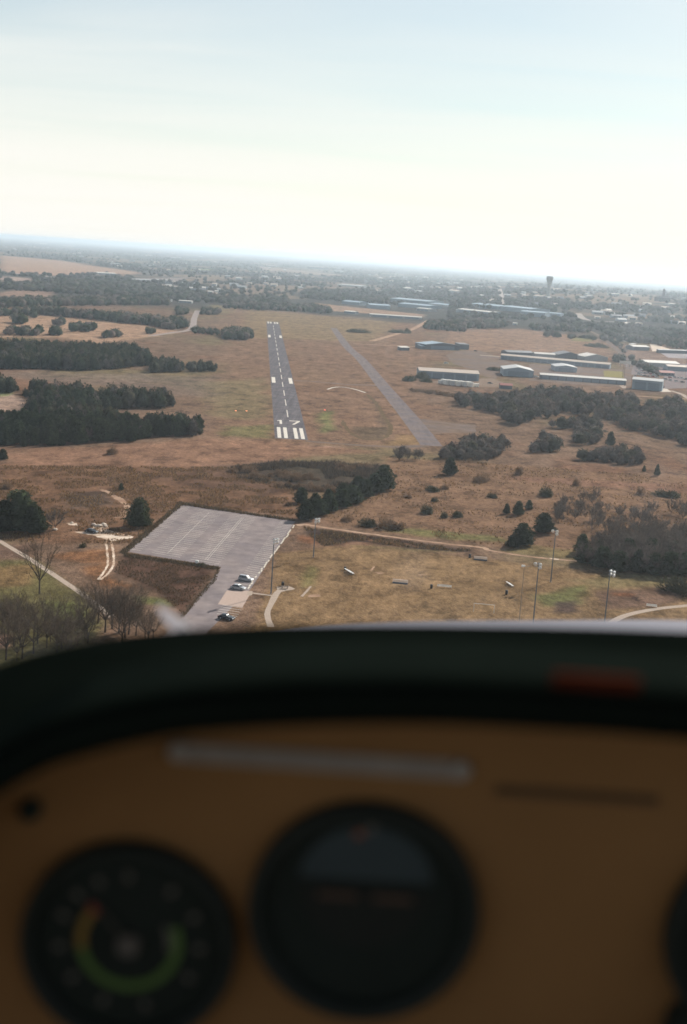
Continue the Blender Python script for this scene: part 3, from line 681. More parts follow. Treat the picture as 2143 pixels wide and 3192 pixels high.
    pl = MB().box((0, 0, 0), (np.linalg.norm(a1 - a0), .0016, .0082)).build('placard', pm('aluminium_strip', (.30, .265, .235), .55, .12, 60, metal=.0), panel); pl.location = (c[0], YP - .001, c[2]); pl['label'] = 'pale metal placard strip with a screw at each end'
    bevel(pl, .0006)
    for s_ in (-1, 1):
        sw = MB().tube([(0, 0, 0), (0, -.0018, 0)], [.0042, .0034], 18).build('screw', pm('screw_steel', (.36, .33, .30), .5, .1, 60), pl); sw.location = (s_ * np.linalg.norm(a1 - a0) * .485, -.0008, .0005)
    a0, a1 = D(1130, 1800, YP), D(1500, 1826, YP); c = (a0 + a1) / 2
    p2 = MB().box((0, 0, 0), (np.linalg.norm(a1 - a0), .0014, .004)).build('placard', pm('dark_brown_label', (.11, .062, .03), .7, .1, 60), panel); p2.location = (c[0], YP - .001, c[2]); p2['label'] = 'dark brown label strip'; bevel(p2, .0005)
    # --- the rest of the panel, beyond the frame: radio stack, engine dials, firewall
    for k in range(3):
        ru = MB().box((.37, YP - .006, -.30 - .052 * k), (.16, .02, .046)).build('radio', BZL, panel)
        MB().box((.37, YP - .0175, -.297 - .052 * k), (.075, .002, .018)).build('display', pm('radio_display', (.02, .03, .025), .2, .05, 30), ru)
        for sx in (-.062, .062): MB().tube([(.37 + sx, YP - .016, -.30 - .052 * k), (.37 + sx, YP - .03, -.30 - .052 * k)], [.010, .009], 16).build('knob', BZL, ru)
    for xx, zz, rr_ in ((.55, -.30, .041), (.66, -.30, .041), (.55, -.41, .030), (.64, -.41, .030), (.72, -.41, .030)):
        vv = [(rr_ * math.cos(2 * math.pi * i / 32), 0, rr_ * math.sin(2 * math.pi * i / 32)) for i in range(32)]
        eg = MB().tube([(0, 0, 0), (0, -.006, 0)], [rr_, rr_ * .96], 32).build('engine_dial', BZL, panel); eg.location = (xx, YP, zz)
        MB().box((0, -.0075, rr_ * .3), (rr_ * .06, .001, rr_ * .7)).build('pointer', PALE, eg)
    MB().box((.22, .72, -.62), (1.32, .02, .52)).build('firewall', HLM, root)
    # --- nose cowling beyond the glareshield
    cow = MB(); vv, ff = [], []
    crest = [(250, 1570), (450, 1468), (600, 1432), (800, 1421), (1000, 1416), (1250, 1416), (1450, 1414), (1568, 1413), (1800, 1425), (2100, 1490), (2400, 1640)]
    cr = [D(x, y, 1.4) for x, y in crest]; nc = len(cr)
    ys = [.95, 1.1, 1.25, 1.4, 1.55, 1.7, 1.9, 2.1]
    for y in ys:
        t = y - 1.4
        for p in cr: vv.append((p[0] * (1 + .04 * t), y, p[2] - .27 * t - .10 * t * t))
    for i in range(len(ys) - 1):
        for k in range(nc - 1): ff.append((i * nc + k, i * nc + k + 1, (i + 1) * nc + k + 1, (i + 1) * nc + k))
    co = cow.add(vv, ff).build('cowling', pm('pale_aircraft_paint', (.15, .15, .18), .7, .04, 3, spec=.1), root, True)
    sub = co.modifiers.new('sub', 'SUBSURF'); sub.levels = 1; sub.render_levels = 2
    pa, pb = D(362, 1384, .665), D(424, 1446, .665)
    MB().tube([pa, pa * .5 + pb * .5, pb], [.0014, .0034, .0044], 10).build('windshield_streak', leafmat('pale_streak', (.85, .83, .86), .75, .05), root, True)  # added pale tube standing in for a blurred streak at the windshield
    # --- windshield: thin clear acrylic bowed across the nose, faintly smeared
    m = bpy.data.materials.new('windshield_acrylic'); m.use_nodes = True; nt = m.node_tree; L = nt.links
    for nn in list(nt.nodes): nt.nodes.remove(nn)
    out = _n(nt, 'ShaderNodeOutputMaterial'); tr = _n(nt, 'ShaderNodeBsdfTransparent'); gz = _n(nt, 'ShaderNodeBsdfGlossy'); gz.inputs['Roughness'].default_value = .03; mix = _n(nt, 'ShaderNodeMixShader')
    tr.inputs[0].default_value = (.985, .99, .985, 1)
    mix.inputs[0].default_value = .02; L.new(tr.outputs[0], mix.inputs[1]); L.new(gz.outputs[0], mix.inputs[2])
    sm = _n(nt, 'ShaderNodeBsdfTranslucent'); sm.inputs[0].default_value = (.8, .82, .9, 1)
    tc = _n(nt, 'ShaderNodeTexCoord'); no = _n(nt, 'ShaderNodeTexNoise'); no.inputs['Scale'].default_value = 7.0; no.inputs['Detail'].default_value = 4; L.new(tc.outputs['Object'], no.inputs['Vector'])
    mr = _n(nt, 'ShaderNodeMapRange'); mr.inputs['From Min'].default_value = .62; mr.inputs['From Max'].default_value = .8; mr.inputs['To Max'].default_value = .05; L.new(no.outputs['Fac'], mr.inputs['Value'])
    mix2 = _n(nt, 'ShaderNodeMixShader'); L.new(mr.outputs[0], mix2.inputs[0]); L.new(mix.outputs[0], mix2.inputs[1]); L.new(sm.outputs[0], mix2.inputs[2]); L.new(mix2.outputs[0], out.inputs[0])
    vv, ff = [], []
    zb_ = D(1000, 1600, .80)[2]
    for j in range(9):
        t = j / 8.0; y0 = .98 - .62 * t; z = zb_ + (.38 - zb_) * t
        for k in range(21):
            a = -1 + 2 * k / 20.0; vv.append((.22 + a * .62, y0 - .34 * abs(a) ** 2.4, z))
    for j in range(8):
        for k in range(20): ff.append((j * 21 + k, j * 21 + k + 1, (j + 1) * 21 + k + 1, (j + 1) * 21 + k))
    ws = MB().add(vv, ff).build('windshield', m, root, True); ws['label'] = 'clear acrylic windshield'
    # --- cabin shell: headliner, sills below the side windows, rear bulkhead
    HL = pm('headliner_cloth', (.20, .17, .14), .95, .08, 10)
    MB().box((.22, -.40, .415), (1.30, 1.5, .03)).build('headliner', HL, root)
    for x in (-.44, .88):
        MB().box((x, -.35, -.53), (.03, 1.6, .62)).build('door_panel', HL, root)
    MB().box((.22, -1.3, -.2), (1.30, .03, 1.25)).build('rear_bulkhead', HL, root)
    MB().box((.22, -.4, -.86), (1.34, 1.9, .03)).build('cabin_floor', HL, root)
    return root
aircraft()

# ================================================================== VEGETATION
CEDAR = leafmat('cedar_needles', c8(60, 68, 50), .2, .45)
TWIG = leafmat('bare_twigs', c8(86, 76, 66), .25, .3)
TWIGD = leafmat('thicket_twigs', c8(92, 84, 78), .25, .3)
BARK = pm('bark', c8(70, 60, 54), .95, .25, 3)
BRUSH = leafmat('brush_twigs', c8(122, 100, 80), .25, .35)
def cedar_meshes(seed, H=9.0, Rm=2.5, n=1300, blunt=.75):
    r = np.random.default_rng(seed)
    ph = r.uniform(0, 6.28, 6)
    def prof(t, a):
        base = np.clip((1 - t), 0, 1) ** blunt * np.clip(t * 5 + .45, 0, 1)
        lump = 1 + .16 * np.sin(3 * a + ph[0] + 9 * t) + .13 * np.sin(5 * a + ph[1] - 14 * t) + .10 * np.sin(2 * a + ph[2] + 23 * t)
        return Rm * base * lump
    core = MB(); N, M = 12, 9; vv = []
    for j in range(M + 1):
        t = .02 + .93 * j / M
        for i in range(N):
            a = 2 * math.pi * i / N; q = prof(np.array(t), np.array(a)) * .74 * (1 + .12 * r.normal())
            vv.append((q * math.cos(a), q * math.sin(a), .25 + t * (H - .3)))
    ff = [(j * N + i, j * N + (i + 1) % N, (j + 1) * N + (i + 1) % N, (j + 1) * N + i) for j in range(M) for i in range(N)]
    V, F = np.array(vv), np.array(ff); F = np.concatenate([F[:, :3], F[:, [0, 2, 3]]])
    t = 1 - np.sqrt(r.uniform(0, 1, n)); t = .02 + .98 * np.where(r.uniform(size=n) < .3, r.uniform(0, 1, n), t); a = r.uniform(0, 2 * math.pi, n)
    rad = prof(t, a) * r.uniform(.72, 1.12, n)
    c = np.stack([rad * np.cos(a), rad * np.sin(a), .25 + t * (H - .25)], 1)
    out = np.stack([np.cos(a), np.sin(a), r.uniform(.1, .9, n)], 1); out /= np.linalg.norm(out, axis=1)[:, None]
    tan = np.cross(out, r.normal(size=(n, 3))); tan /= np.linalg.norm(tan, axis=1)[:, None] + 1e-9
    L = r.uniform(.45, .95, n)[:, None]; W = r.uniform(.16, .34, n)[:, None]
    T = np.stack([c + tan * W, c - tan * W, c + out * L * .8 + tan * W * .3], 1).reshape(-1, 3)
    FT = np.arange(3 * n).reshape(-1, 3) + len(V)
    crown = npmesh('crown', np.concatenate([V, T]), np.concatenate([F, FT]), CEDAR)
    trunk = MB().tube([(0, 0, -.2), (0, 0, 1.2), (.05, 0, H * .5)], [.2, .16, .06], 6).mesh('trunk', BARK)
    return crown, trunk
def bare_meshes(seed, H=11.0, spread=4.5, dense=1.0, tw=.05, mat=None, low=.3, lift=.25):
    """leafless broadleaf: tubes for trunk and limbs, thin blades for the twigs"""
    r = np.random.default_rng(seed); tb = MB(); tv = []; tr_ = []
    fork = H * low
    lean = r.normal(0, .03, 2)
    tb.tube([(0, 0, -.3), (lean[0] * 2, lean[1] * 2, fork * .5), (lean[0] * fork, lean[1] * fork, fork)], [.028 * H * .8, .02 * H * .8, .016 * H * .8], 6)
    nl = int(r.integers(6, 9)); limbs = []
    for i in range(nl):
        a = 2 * math.pi * (i + r.uniform(-.3, .3)) / nl; up = r.uniform(.55, 1.0) if i else 1.0; o_ = r.uniform(.55, 1.0) if i else .15
        p0 = np.array([lean[0] * fork, lean[1] * fork, fork * r.uniform(.75, 1.1)])
        p2 = np.array([math.cos(a) * spread * o_ * .8, math.sin(a) * spread * o_ * .8, fork + (H * .82 - fork) * up])
        p1 = (p0 + p2) / 2 + np.array([math.cos(a), math.sin(a), -.3]) * spread * .12
        tb.tube([p0, p1, p2], [.011 * H, .007 * H, .003 * H], 5, False); limbs.append((p0, p1, p2))
    def blade(p, q, w):
        d = q - p; n_ = np.cross(d, r.normal(size=3)); n_ /= np.linalg.norm(n_) + 1e-9
        tv.extend([p - n_ * w, p + n_ * w, q])
    for (p0, p1, p2) in limbs:
        for k in range(int(7 * dense)):
            t = r.uniform(.25, 1); b_ = (1 - t) ** 2 * p0 + 2 * t * (1 - t) * p1 + t * t * p2
            d = b_ - np.array([0, 0, fork * .7]); d /= np.linalg.norm(d) + 1e-9; d = d + r.normal(0, .5, 3) + np.array([0, 0, lift]); d /= np.linalg.norm(d)
            ln = spread * r.uniform(.3, .55); e = b_ + d * ln; blade(b_, e, tw * 1.3)
            for m in range(int(6 * dense)):
                s_ = r.uniform(.25, 1); c = b_ + (e - b_) * s_; d2 = d + r.normal(0, .55, 3) + np.array([0, 0, .2]); d2 /= np.linalg.norm(d2); l2 = ln * r.uniform(.35, .6); e2 = c + d2 * l2; blade(c, e2, tw)
                for q in range(3):
                    s2 = r.uniform(.3, 1); c2 = c + (e2 - c) * s2; d3 = d2 + r.normal(0, .6, 3) + np.array([0, 0, .15]); d3 /= np.linalg.norm(d3); blade(c2, c2 + d3 * l2 * r.uniform(.4, .8), tw * .7)
    T = np.array(tv); crown = npmesh('crown', T, np.arange(len(T)).reshape(-1, 3), mat or TWIG)
    return crown, tb.mesh('trunk', BARK)
def shrub_mesh(seed, h=2.4, w=2.2, n=520, mat=None):
    r = np.random.default_rng(seed); a = r.uniform(0, 6.283, n); el = np.arccos(r.uniform(.05, 1, n)); s_ = r.uniform(.25, 1.0, n) ** .6
    lump = 1 + .25 * np.sin(2 * a + r.uniform(0, 6)) + .2 * np.sin(3 * a + r.uniform(0, 6))
    c = np.stack([np.sin(el) * np.cos(a) * w * s_ * lump, np.sin(el) * np.sin(a) * w * s_ * lump, np.cos(el) * h * s_ * lump], 1)
    d = np.stack([np.sin(el) * np.cos(a), np.sin(el) * np.sin(a), np.cos(el) + .5], 1) + r.normal(0, .4, (n, 3)); d /= np.linalg.norm(d, axis=1)[:, None]
    tn = np.cross(d, r.normal(size=(n, 3))); tn /= np.linalg.norm(tn, axis=1)[:, None]
    L = r.uniform(.5, 1.0, n)[:, None]; W = r.uniform(.06, .13, n)[:, None]
    T = np.stack([c - d * L * .5 + tn * W, c - d * L * .5 - tn * W, c + d * L * .6], 1).reshape(-1, 3); T[:, 2] = np.maximum(T[:, 2], -.05)
    return npmesh('shrub', T, np.arange(3 * n).reshape(-1, 3), mat or BRUSH)
CEDARS = [cedar_meshes(100 + i, 9.0, (2.3, 2.7, 3.1, 2.1, 2.9)[i % 5], 1300, (.48, .6, .42, .75, .52)[i % 5]) for i in range(6)]
BARES = [bare_meshes(200 + i, 11.0, (5.6, 6.4, 6.0, 5.2)[i], 1.25, .034, None, .3, .02) for i in range(4)]
THICK = [bare_meshes(300 + i, 8.0, (4.0, 4.6, 3.6, 4.4)[i], 1.15, .085, TWIGD, .12) for i in range(4)]
SHRUBS = [shrub_mesh(400 + i, (2.4, 1.9, 2.8, 2.2)[i], (2.2, 2.6, 2.0, 2.9)[i], 620) for i in range(4)]
DSHRUBS = [shrub_mesh(450 + i, (2.3, 2.0, 2.7)[i], (2.3, 2.6, 2.1)[i], 900, leafmat('evergreen_shrub', c8(78, 78, 60), .2, .4)) for i in range(3)]
counts = {}
def tufts(name, pts, label, pal, seed=1, blades=4, wide=.5):
    """rough grass and brush nobody could count: short fans of blades, one mesh"""
    r = np.random.default_rng(seed); p = np.repeat(np.asarray(pts), blades, 0); n = len(p); h = p[:, 2:3]
    a = r.uniform(0, 6.283, n); d = np.stack([np.cos(a), np.sin(a)], 1); o_ = r.normal(0, .35, (n, 2)) * h
    b0 = p[:, :2] + o_; w = h * wide * r.uniform(.5, 1.2, (n, 1))
    V = np.zeros((n, 3, 3)); V[:, 0, :2] = b0 + d * w * .5; V[:, 1, :2] = b0 - d * w * .5
    V[:, 2, :2] = b0 + r.normal(0, .3, (n, 2)) * h; V[:, 2, 2] = h[:, 0] * r.uniform(.6, 1.15, n)
    V[:, :2, 2] = -.02
    pal = np.array(pal); col = pal[r.integers(0, len(pal), n)] * r.uniform(.7, 1.3, (n, 1))
    me = npmesh(name, V.reshape(-1, 3), np.arange(3 * n).reshape(-1, 3), leafmat('rough_grass_blades', (0, 0, 0), .3, .2, attr='tint'), np.repeat(col, 3, 0))
    return tag(link(name, me), label, kind='stuff')
def tuft_pts(f, poly, sp, h, seed, thr=0.0, sc=14.0):
    P = scatter(gl(f, poly), sp, seed=seed, jitter=.5); n = fbm(P[:, 0] / sc, P[:, 1] / sc, seed); k = n > thr; P, n = P[k], n[k]
    r = np.random.default_rng(seed); return [(x, y, h * r.uniform(.45, 1.15)) for x, y in P]
GR = [c8(124, 98, 70), c8(104, 82, 60), c8(144, 114, 78), c8(90, 74, 56)]
DKG = [c8(86, 74, 58), c8(74, 66, 52), c8(100, 82, 62)]
tufts('rough_grass', tuft_pts('D', [(-60, 1062), (520, 1065), (700, 1110), (690, 1180), (420, 1150), (300, 1240), (150, 1240), (-60, 1230)], 1.15, .85, 11, .46, 9), 'rough brown grass above the car park', GR, 1)
tufts('rough_grass', tuft_pts('N1', [(800, 690), (1420, 775), (1190, 1080), (1000, 900), (740, 800)], .8, .55, 12, .42, 6), 'dark rough grass between car park and access road', GR[1:2] + DKG, 2)
tufts('rough_grass', tuft_pts('D', [(880, 1040), (1568, 1090), (1600, 1180), (1320, 1270), (700, 1190), (760, 1170), (880, 1110)], 2.1, .8, 13, .5, 10), 'rough brown grass on the slope right of the car park', GR, 3)
tufts('verge_grass', tuft_pts('N1', [(780, 676), (1176, 350), (1196, 360), (822, 682)], .55, .75, 14) + tuft_pts('N1', [(822, 682), (1432, 772), (1428, 784), (815, 700)], .5, .75, 15) + tuft_pts('N2', [(436, 138), (800, 194), (1192, 252), (1192, 262), (800, 206), (436, 152)], .6, .9, 16) + tuft_pts('N1', [(1436, 772), (1410, 855), (1200, 1095), (1180, 1090), (1385, 850), (1425, 780)], .6, .5, 17), 'tall dark grass along the edges of the car park', DKG, 4, 4, .7)
tufts('ditch_grass', tuft_pts('N3', [(235, 345), (600, 396), (1000, 452), (1500, 518), (1490, 538), (1000, 496), (640, 452), (380, 490), (300, 430)], .8, .8, 18, .4, 5), 'dark tangled grass in the ditch below the dirt track', DKG + GR[:1], 5, 4, .6)
tufts('gully_brush', tuft_pts('D', [(480, 1076), (560, 1064), (640, 1054), (720, 1056), (800, 1052), (880, 1062), (890, 1090), (840, 1105), (770, 1120), (700, 1122), (640, 1110), (560, 1092)], 1.2, 1.9, 19, .53, 18), 'dark leafless brush filling the gully below the runway end', [c8(76, 68, 60), c8(64, 58, 52), c8(90, 76, 62)], 6, 7, .26)
def plant(name, fam, x, y, h, label, group=None, wide=1.0):
    """one tree: an empty at its foot with crown and trunk"""
    c, t = fam[random.randrange(len(fam))]; H0 = {'cedar_tree': 9.0, 'bare_tree': 11.0, 'thicket_tree': 8.0}[name]
    s_ = h / H0
    o = thing(name, label, 'tree', (x, y, float(hz(x, y))), random.uniform(0, 6.28), group, (s_ * wide, s_ * wide, s_))
    link('crown', c, o); link('trunk', t, o); counts[name] = counts.get(name, 0) + 1
    return o
def bush(x, y, s_, label, group=None, fam=SHRUBS, wide=1.0):
    o = link('shrub', fam[random.randrange(len(fam))]); o.location = (x, y, 0); o.rotation_euler = (0, 0, random.uniform(0, 6.28)); o.scale = (s_ * wide, s_ * wide, s_)
    return tag(o, label, 'shrub', group)

# cedars of the near wood left of the threshold
WOODS = [
    (gl('A4', [(-120, 752), (0, 742), (430, 722), (900, 688), (1330, 656), (1390, 628), (1350, 602), (900, 590), (640, 545), (300, 545), (60, 565), (-120, 600)]), 4.4, 9.6, 'dark cedar in the dense wood nearest the runway threshold', 'cedars of the wood nearest the threshold'),
    (gl('A4', [(80, 545), (600, 520), (690, 490), (1150, 482), (1160, 452), (960, 415), (600, 400), (240, 350), (130, 345), (190, 430)]), 5.2, 9.4, 'dark cedar in the middle wood behind the nearest one', 'cedars of the middle wood'),
    (gl('A4', [(-120, 370), (140, 372), (160, 345), (100, 325), (-120, 320)]), 5.6, 9.2, 'dark cedar in the small wood beside the pale clearing', 'cedars beside the pale clearing'),
]
cand = []
for i, (poly, spc, h, lab, grp) in enumerate(WOODS):
    Q = scatter(poly, spc, seed=i + 5, jitter=.5); sd_ = -sdist(Q, poly); nz = fbm(Q[:, 0] / 18, Q[:, 1] / 18, 60 + i)
    for p, e, z in zip(Q, sd_, nz):
        if e < 15 * (z - .28) * 1.6 or (z > .64 and random.random() < .35): continue
        cand.append((p[1], p[0], h * random.uniform(.5, 1.2) * (.7 + .3 * min(1, e / 10)) * (.8 + .4 * z), lab, grp))
cand.sort()
rest_cedar = []
for k, (y, x, h, lab, grp) in enumerate(cand):
    if k < 250 and random.random() < .16: plant('thicket_tree', THICK, x, y, h * .8, 'leafless grey tree among the cedars of the wood nearest the threshold', 'leafless trees in the nearest wood', 1.0)
    elif k < 250: plant('cedar_tree', CEDARS, x, y, h, lab, grp, random.uniform(.85, 1.25))
    else: rest_cedar.append((x, y, h))
# single cedars
def gp(f, x, y): q = g(f, x, y); return q[0], q[1]
plant('cedar_tree', CEDARS[2:3], *gp('N1', 905, 505), 10.5, 'lone dark cedar beside the upper corner of the car park', wide=1.2)
for (f, x, y, h, lab, w) in [
    ('N1', 125, 530, 14.0, 'tallest cedar of the clump at the edge beside the footpath', 1.5),
    ('N1', 30, 540, 11.0, 'cedar at the outer edge of the clump beside the footpath', 1.4),
    ('N1', 225, 545, 9.5, 'cedar next to the round bare tree near the sand clearing', 1.4),
    ('N3', 250, 290, 7.5, 'cedar at the foot of the row by the car park corner', 1.5),
    ('N3', 215, 165, 6.5, 'cedar standing alone left of the cedar row', 1.3),
    ('N3', 345, 255, 6.5, 'second cedar up the row from the car park corner', 1.7),
    ('N3', 430, 228, 7.0, 'third cedar up the row from the car park corner', 1.7),
    ('N3', 520, 195, 7.5, 'fourth cedar up the row from the car park corner', 1.7),
    ('N3', 600, 165, 7.5, 'fifth cedar up the row from the car park corner', 1.7),
    ('N3', 690, 120, 8.0, 'sixth cedar up the row from the car park corner', 1.7),
    ('N3', 765, 85, 8.5, 'seventh cedar up the row from the car park corner', 1.6),
    ('N3', 835, 62, 11.0, 'tallest cedar at the upper end of the row', 1.35),
    ('N3', 320, 200, 6.0, 'lowest cedar of the second rank behind the row', 1.6),
    ('N3', 420, 165, 6.0, 'second cedar of the rank behind the row', 1.6),
    ('N3', 530, 125, 6.5, 'third cedar of the rank behind the row', 1.7),
    ('N3', 640, 80, 7.0, 'uppermost cedar of the rank behind the row', 1.7),
    ('N4', 490, 520, 8.2, 'bushy cedar standing just above the dirt track', 1.5),
    ('N4', 430, 535, 4.5, 'low cedar against the bushy one above the track', 1.6),
    ('N4', 630, 440, 8.0, 'round cedar above and right of the bushy one', 1.55),
    ('N4', 465, 325, 6.0, 'ragged cedar among the shrubs of the brown slope', 1.2),
    ('N4', 390, 318, 4.4, 'small cedar beside the ragged one on the slope', 1.2),
    ('N4', 535, 290, 4.2, 'small cedar right of the ragged one on the slope', 1.1),
    ('N4', 880, 572, 7.0, 'cedar at the tip of the big thicket above the track', 1.5),
    ('A6', 1065, 500, 8.5, 'dark upright cedar standing apart right of the bare trees', 1.2),
    ('A6', 1370, 695, 6.0, 'small umbrella-shaped cedar with a bare stem on the slope', 1.1),
    ('A6', 1285, 670, 3.4, 'tiny cedar beside the umbrella-shaped one', 1.0),
    ('A6', 20, 690, 8.5, 'dark cedar at the near end of the scrub below the taxiway', 1.5),
    ('A4', 20, 800, 5.0, 'small dark cedar at the edge below the near wood', 1.4),
    ('N1', 790, 268, 3.0, 'very small cedar beside the curving dirt track', 1.0)]:
    plant('cedar_tree', CEDARS if f == 'A6' else [CEDARS[2], CEDARS[0], CEDARS[4]], *gp(f, x, y), h, lab, wide=w)
for k, (x, y, h) in enumerate([(905, 640, 6.5), (1010, 665, 7.5), (1120, 690, 7), (1240, 700, 8), (1350, 712, 7.5), (1460, 716, 8), (1560, 715, 8), (1000, 590, 6), (1180, 600, 7), (1330, 610, 7.5), (1480, 620, 7)]):
    plant('cedar_tree', CEDARS, *gp('N4', x, y), h, 'dark cedar standing among the leafless trees of the big thicket', 'cedars in the big thicket', 1.7)
# bare trees near the park
plant('bare_tree', BARES[:1], *gp('K4', 388, 475), 17.0, 'slender bare tree standing alone by the pale footpath', wide=.72)
for i, (x, y, h, w) in enumerate([(850, 720, 9, 1.1), (1030, 850, 14, 1.0), (1100, 815, 13, 1.0), (1165, 860, 12.5, .95), (1220, 840, 13.5, 1.0), (1260, 870, 11, 1.0), (960, 760, 11, 1.1), (1330, 880, 9, 1.0), (1420, 900, 8, 1.0), (1500, 910, 7, 1.0)]):
    plant('bare_tree', BARES, *gp('K4', x, y), h, 'bare tree in the grove between footpath and car park road', 'bare grove by the car park road', w)
for i, (x, y, h, w) in enumerate([(25, 850, 11, .8), (138, 990, 14, .8), (280, 860, 11, .85), (-60, 900, 12, 1), (200, 930, 12, .9), (370, 960, 12, .9), (460, 1000, 11, .95), (560, 900, 9, 1), (650, 960, 10, 1), (760, 980, 10, .95), (330, 1060, 12, 1), (560, 1060, 11, 1), (-80, 1060, 13, 1), (60, 1120, 13, 1), (860, 960, 9, 1), (220, 1110, 12, 1)]):
    plant('bare_tree', BARES, *gp('K4', x, y), h, 'bare tree in the open wood at the lower edge of the park', 'bare trees of the lower park', w)
for p in scatter(gl('K4', [(-200, 820), (300, 800), (620, 840), (900, 820), (1500, 900), (1560, 960), (900, 1060), (400, 1200), (-200, 1300)]), 9.0, seed=33, jitter=.5):
    plant('bare_tree', BARES, p[0], p[1], random.uniform(6.5, 12), 'bare tree in the open wood at the lower edge of the park', 'bare trees of the lower park', random.uniform(.8, 1.2))
plant('bare_tree', BARES, *gp('K4', 480, -20), 5.0, 'small bare tree beyond the slender one by the footpath', wide=.6)
plant('thicket_tree', THICK, *gp('N1', 360, 520), 7.5, 'round brown bare tree between the cedar clump and the sand clearing', wide=1.0)
# right-hand thickets of leafless trees
TH = [
    (gl('A6', [(50, 235), (200, 268), (330, 300), (420, 370), (560, 385), (800, 405), (1000, 395), (1010, 350), (1300, 425), (1600, 485), (1700, 500), (1700, 260), (1568, 250), (1380, 215), (1000, 190), (640, 165), (440, 185), (200, 195), (80, 205)]), 8.6, 7.6, 'leafless tree in the long grey thicket below the hangars', 'thicket below the hangars'),
    (gl('N4', [(860, 640), (1000, 690), (1100, 700), (1300, 722), (1568, 728), (1750, 730), (1750, 500), (1568, 470), (1200, 470), (960, 520)]), 4.6, 7.4, 'leafless tree in the big dark thicket above the sports ground', 'thicket above the sports ground'),
    (gl('N4', [(860, 440), (1200, 460), (1750, 480), (1750, 330), (1400, 310), (1100, 280), (900, 340)]), 8.5, 6.0, 'leafless tree in the open scrub behind the big thicket', 'scrub behind the big thicket'),
    (gl('N4', [(690, 360), (800, 380), (960, 340), (1040, 262), (960, 200), (740, 250)]), 6.2, 5.0, 'leafless tree in the scrub patch above the round cedar', 'scrub patch above the round cedar'),
    (gl('A6', [(0, 610), (280, 612), (380, 545), (380, 480), (120, 490), (0, 560), (-180, 600), (-380, 600), (-380, 560), (-160, 560)]), 6.0, 5.6, 'leafless tree in the scrub at the foot of the taxiway', 'scrub at the foot of the taxiway'),
    (gl('A6', [(560, 545), (740, 548), (760, 500), (620, 470)]), 6.0, 6.5, 'leafless tree in the round clump on the slope', 'round clump on the slope'),
    (gl('A6', [(820, 500), (980, 498), (980, 440), (860, 430)]), 6.0, 6.5, 'leafless tree in the clump left of the upright cedar', 'clump left of the upright cedar'),
    (gl('A6', [(850, 590), (1000, 610), (1200, 640), (1280, 620), (1240, 560), (1120, 550)]), 5.6, 5.6, 'leafless tree in the wide clump below the upright cedar', 'clump below the upright cedar'),
    (gl('A6', [(1480, 500), (1600, 520), (1700, 520), (1700, 480), (1500, 480)]), 7.0, 6.0, 'leafless tree at the outer end of the thicket', 'outer end of the thicket'),
]
rest_bare = []
thc = []
for i, (poly, spc, h, lab, grp) in enumerate(TH):
    for p in scatter(poly, spc, seed=40 + i, jitter=.48):
        if i in (0, 2, 3) and fbm(np.array([p[0] / 22]), np.array([p[1] / 30]), 90 + i)[0] > .58: continue
        thc.append((p[1], p[0], h * random.uniform(.6, 1.2), lab, grp))
thc.sort()
for k, (y, x, h, lab, grp) in enumerate(thc):
    if k < 245: plant('thicket_tree', THICK, x, y, h, lab, grp, random.uniform(.85, 1.15))
    else: rest_bare.append((x, y, h))
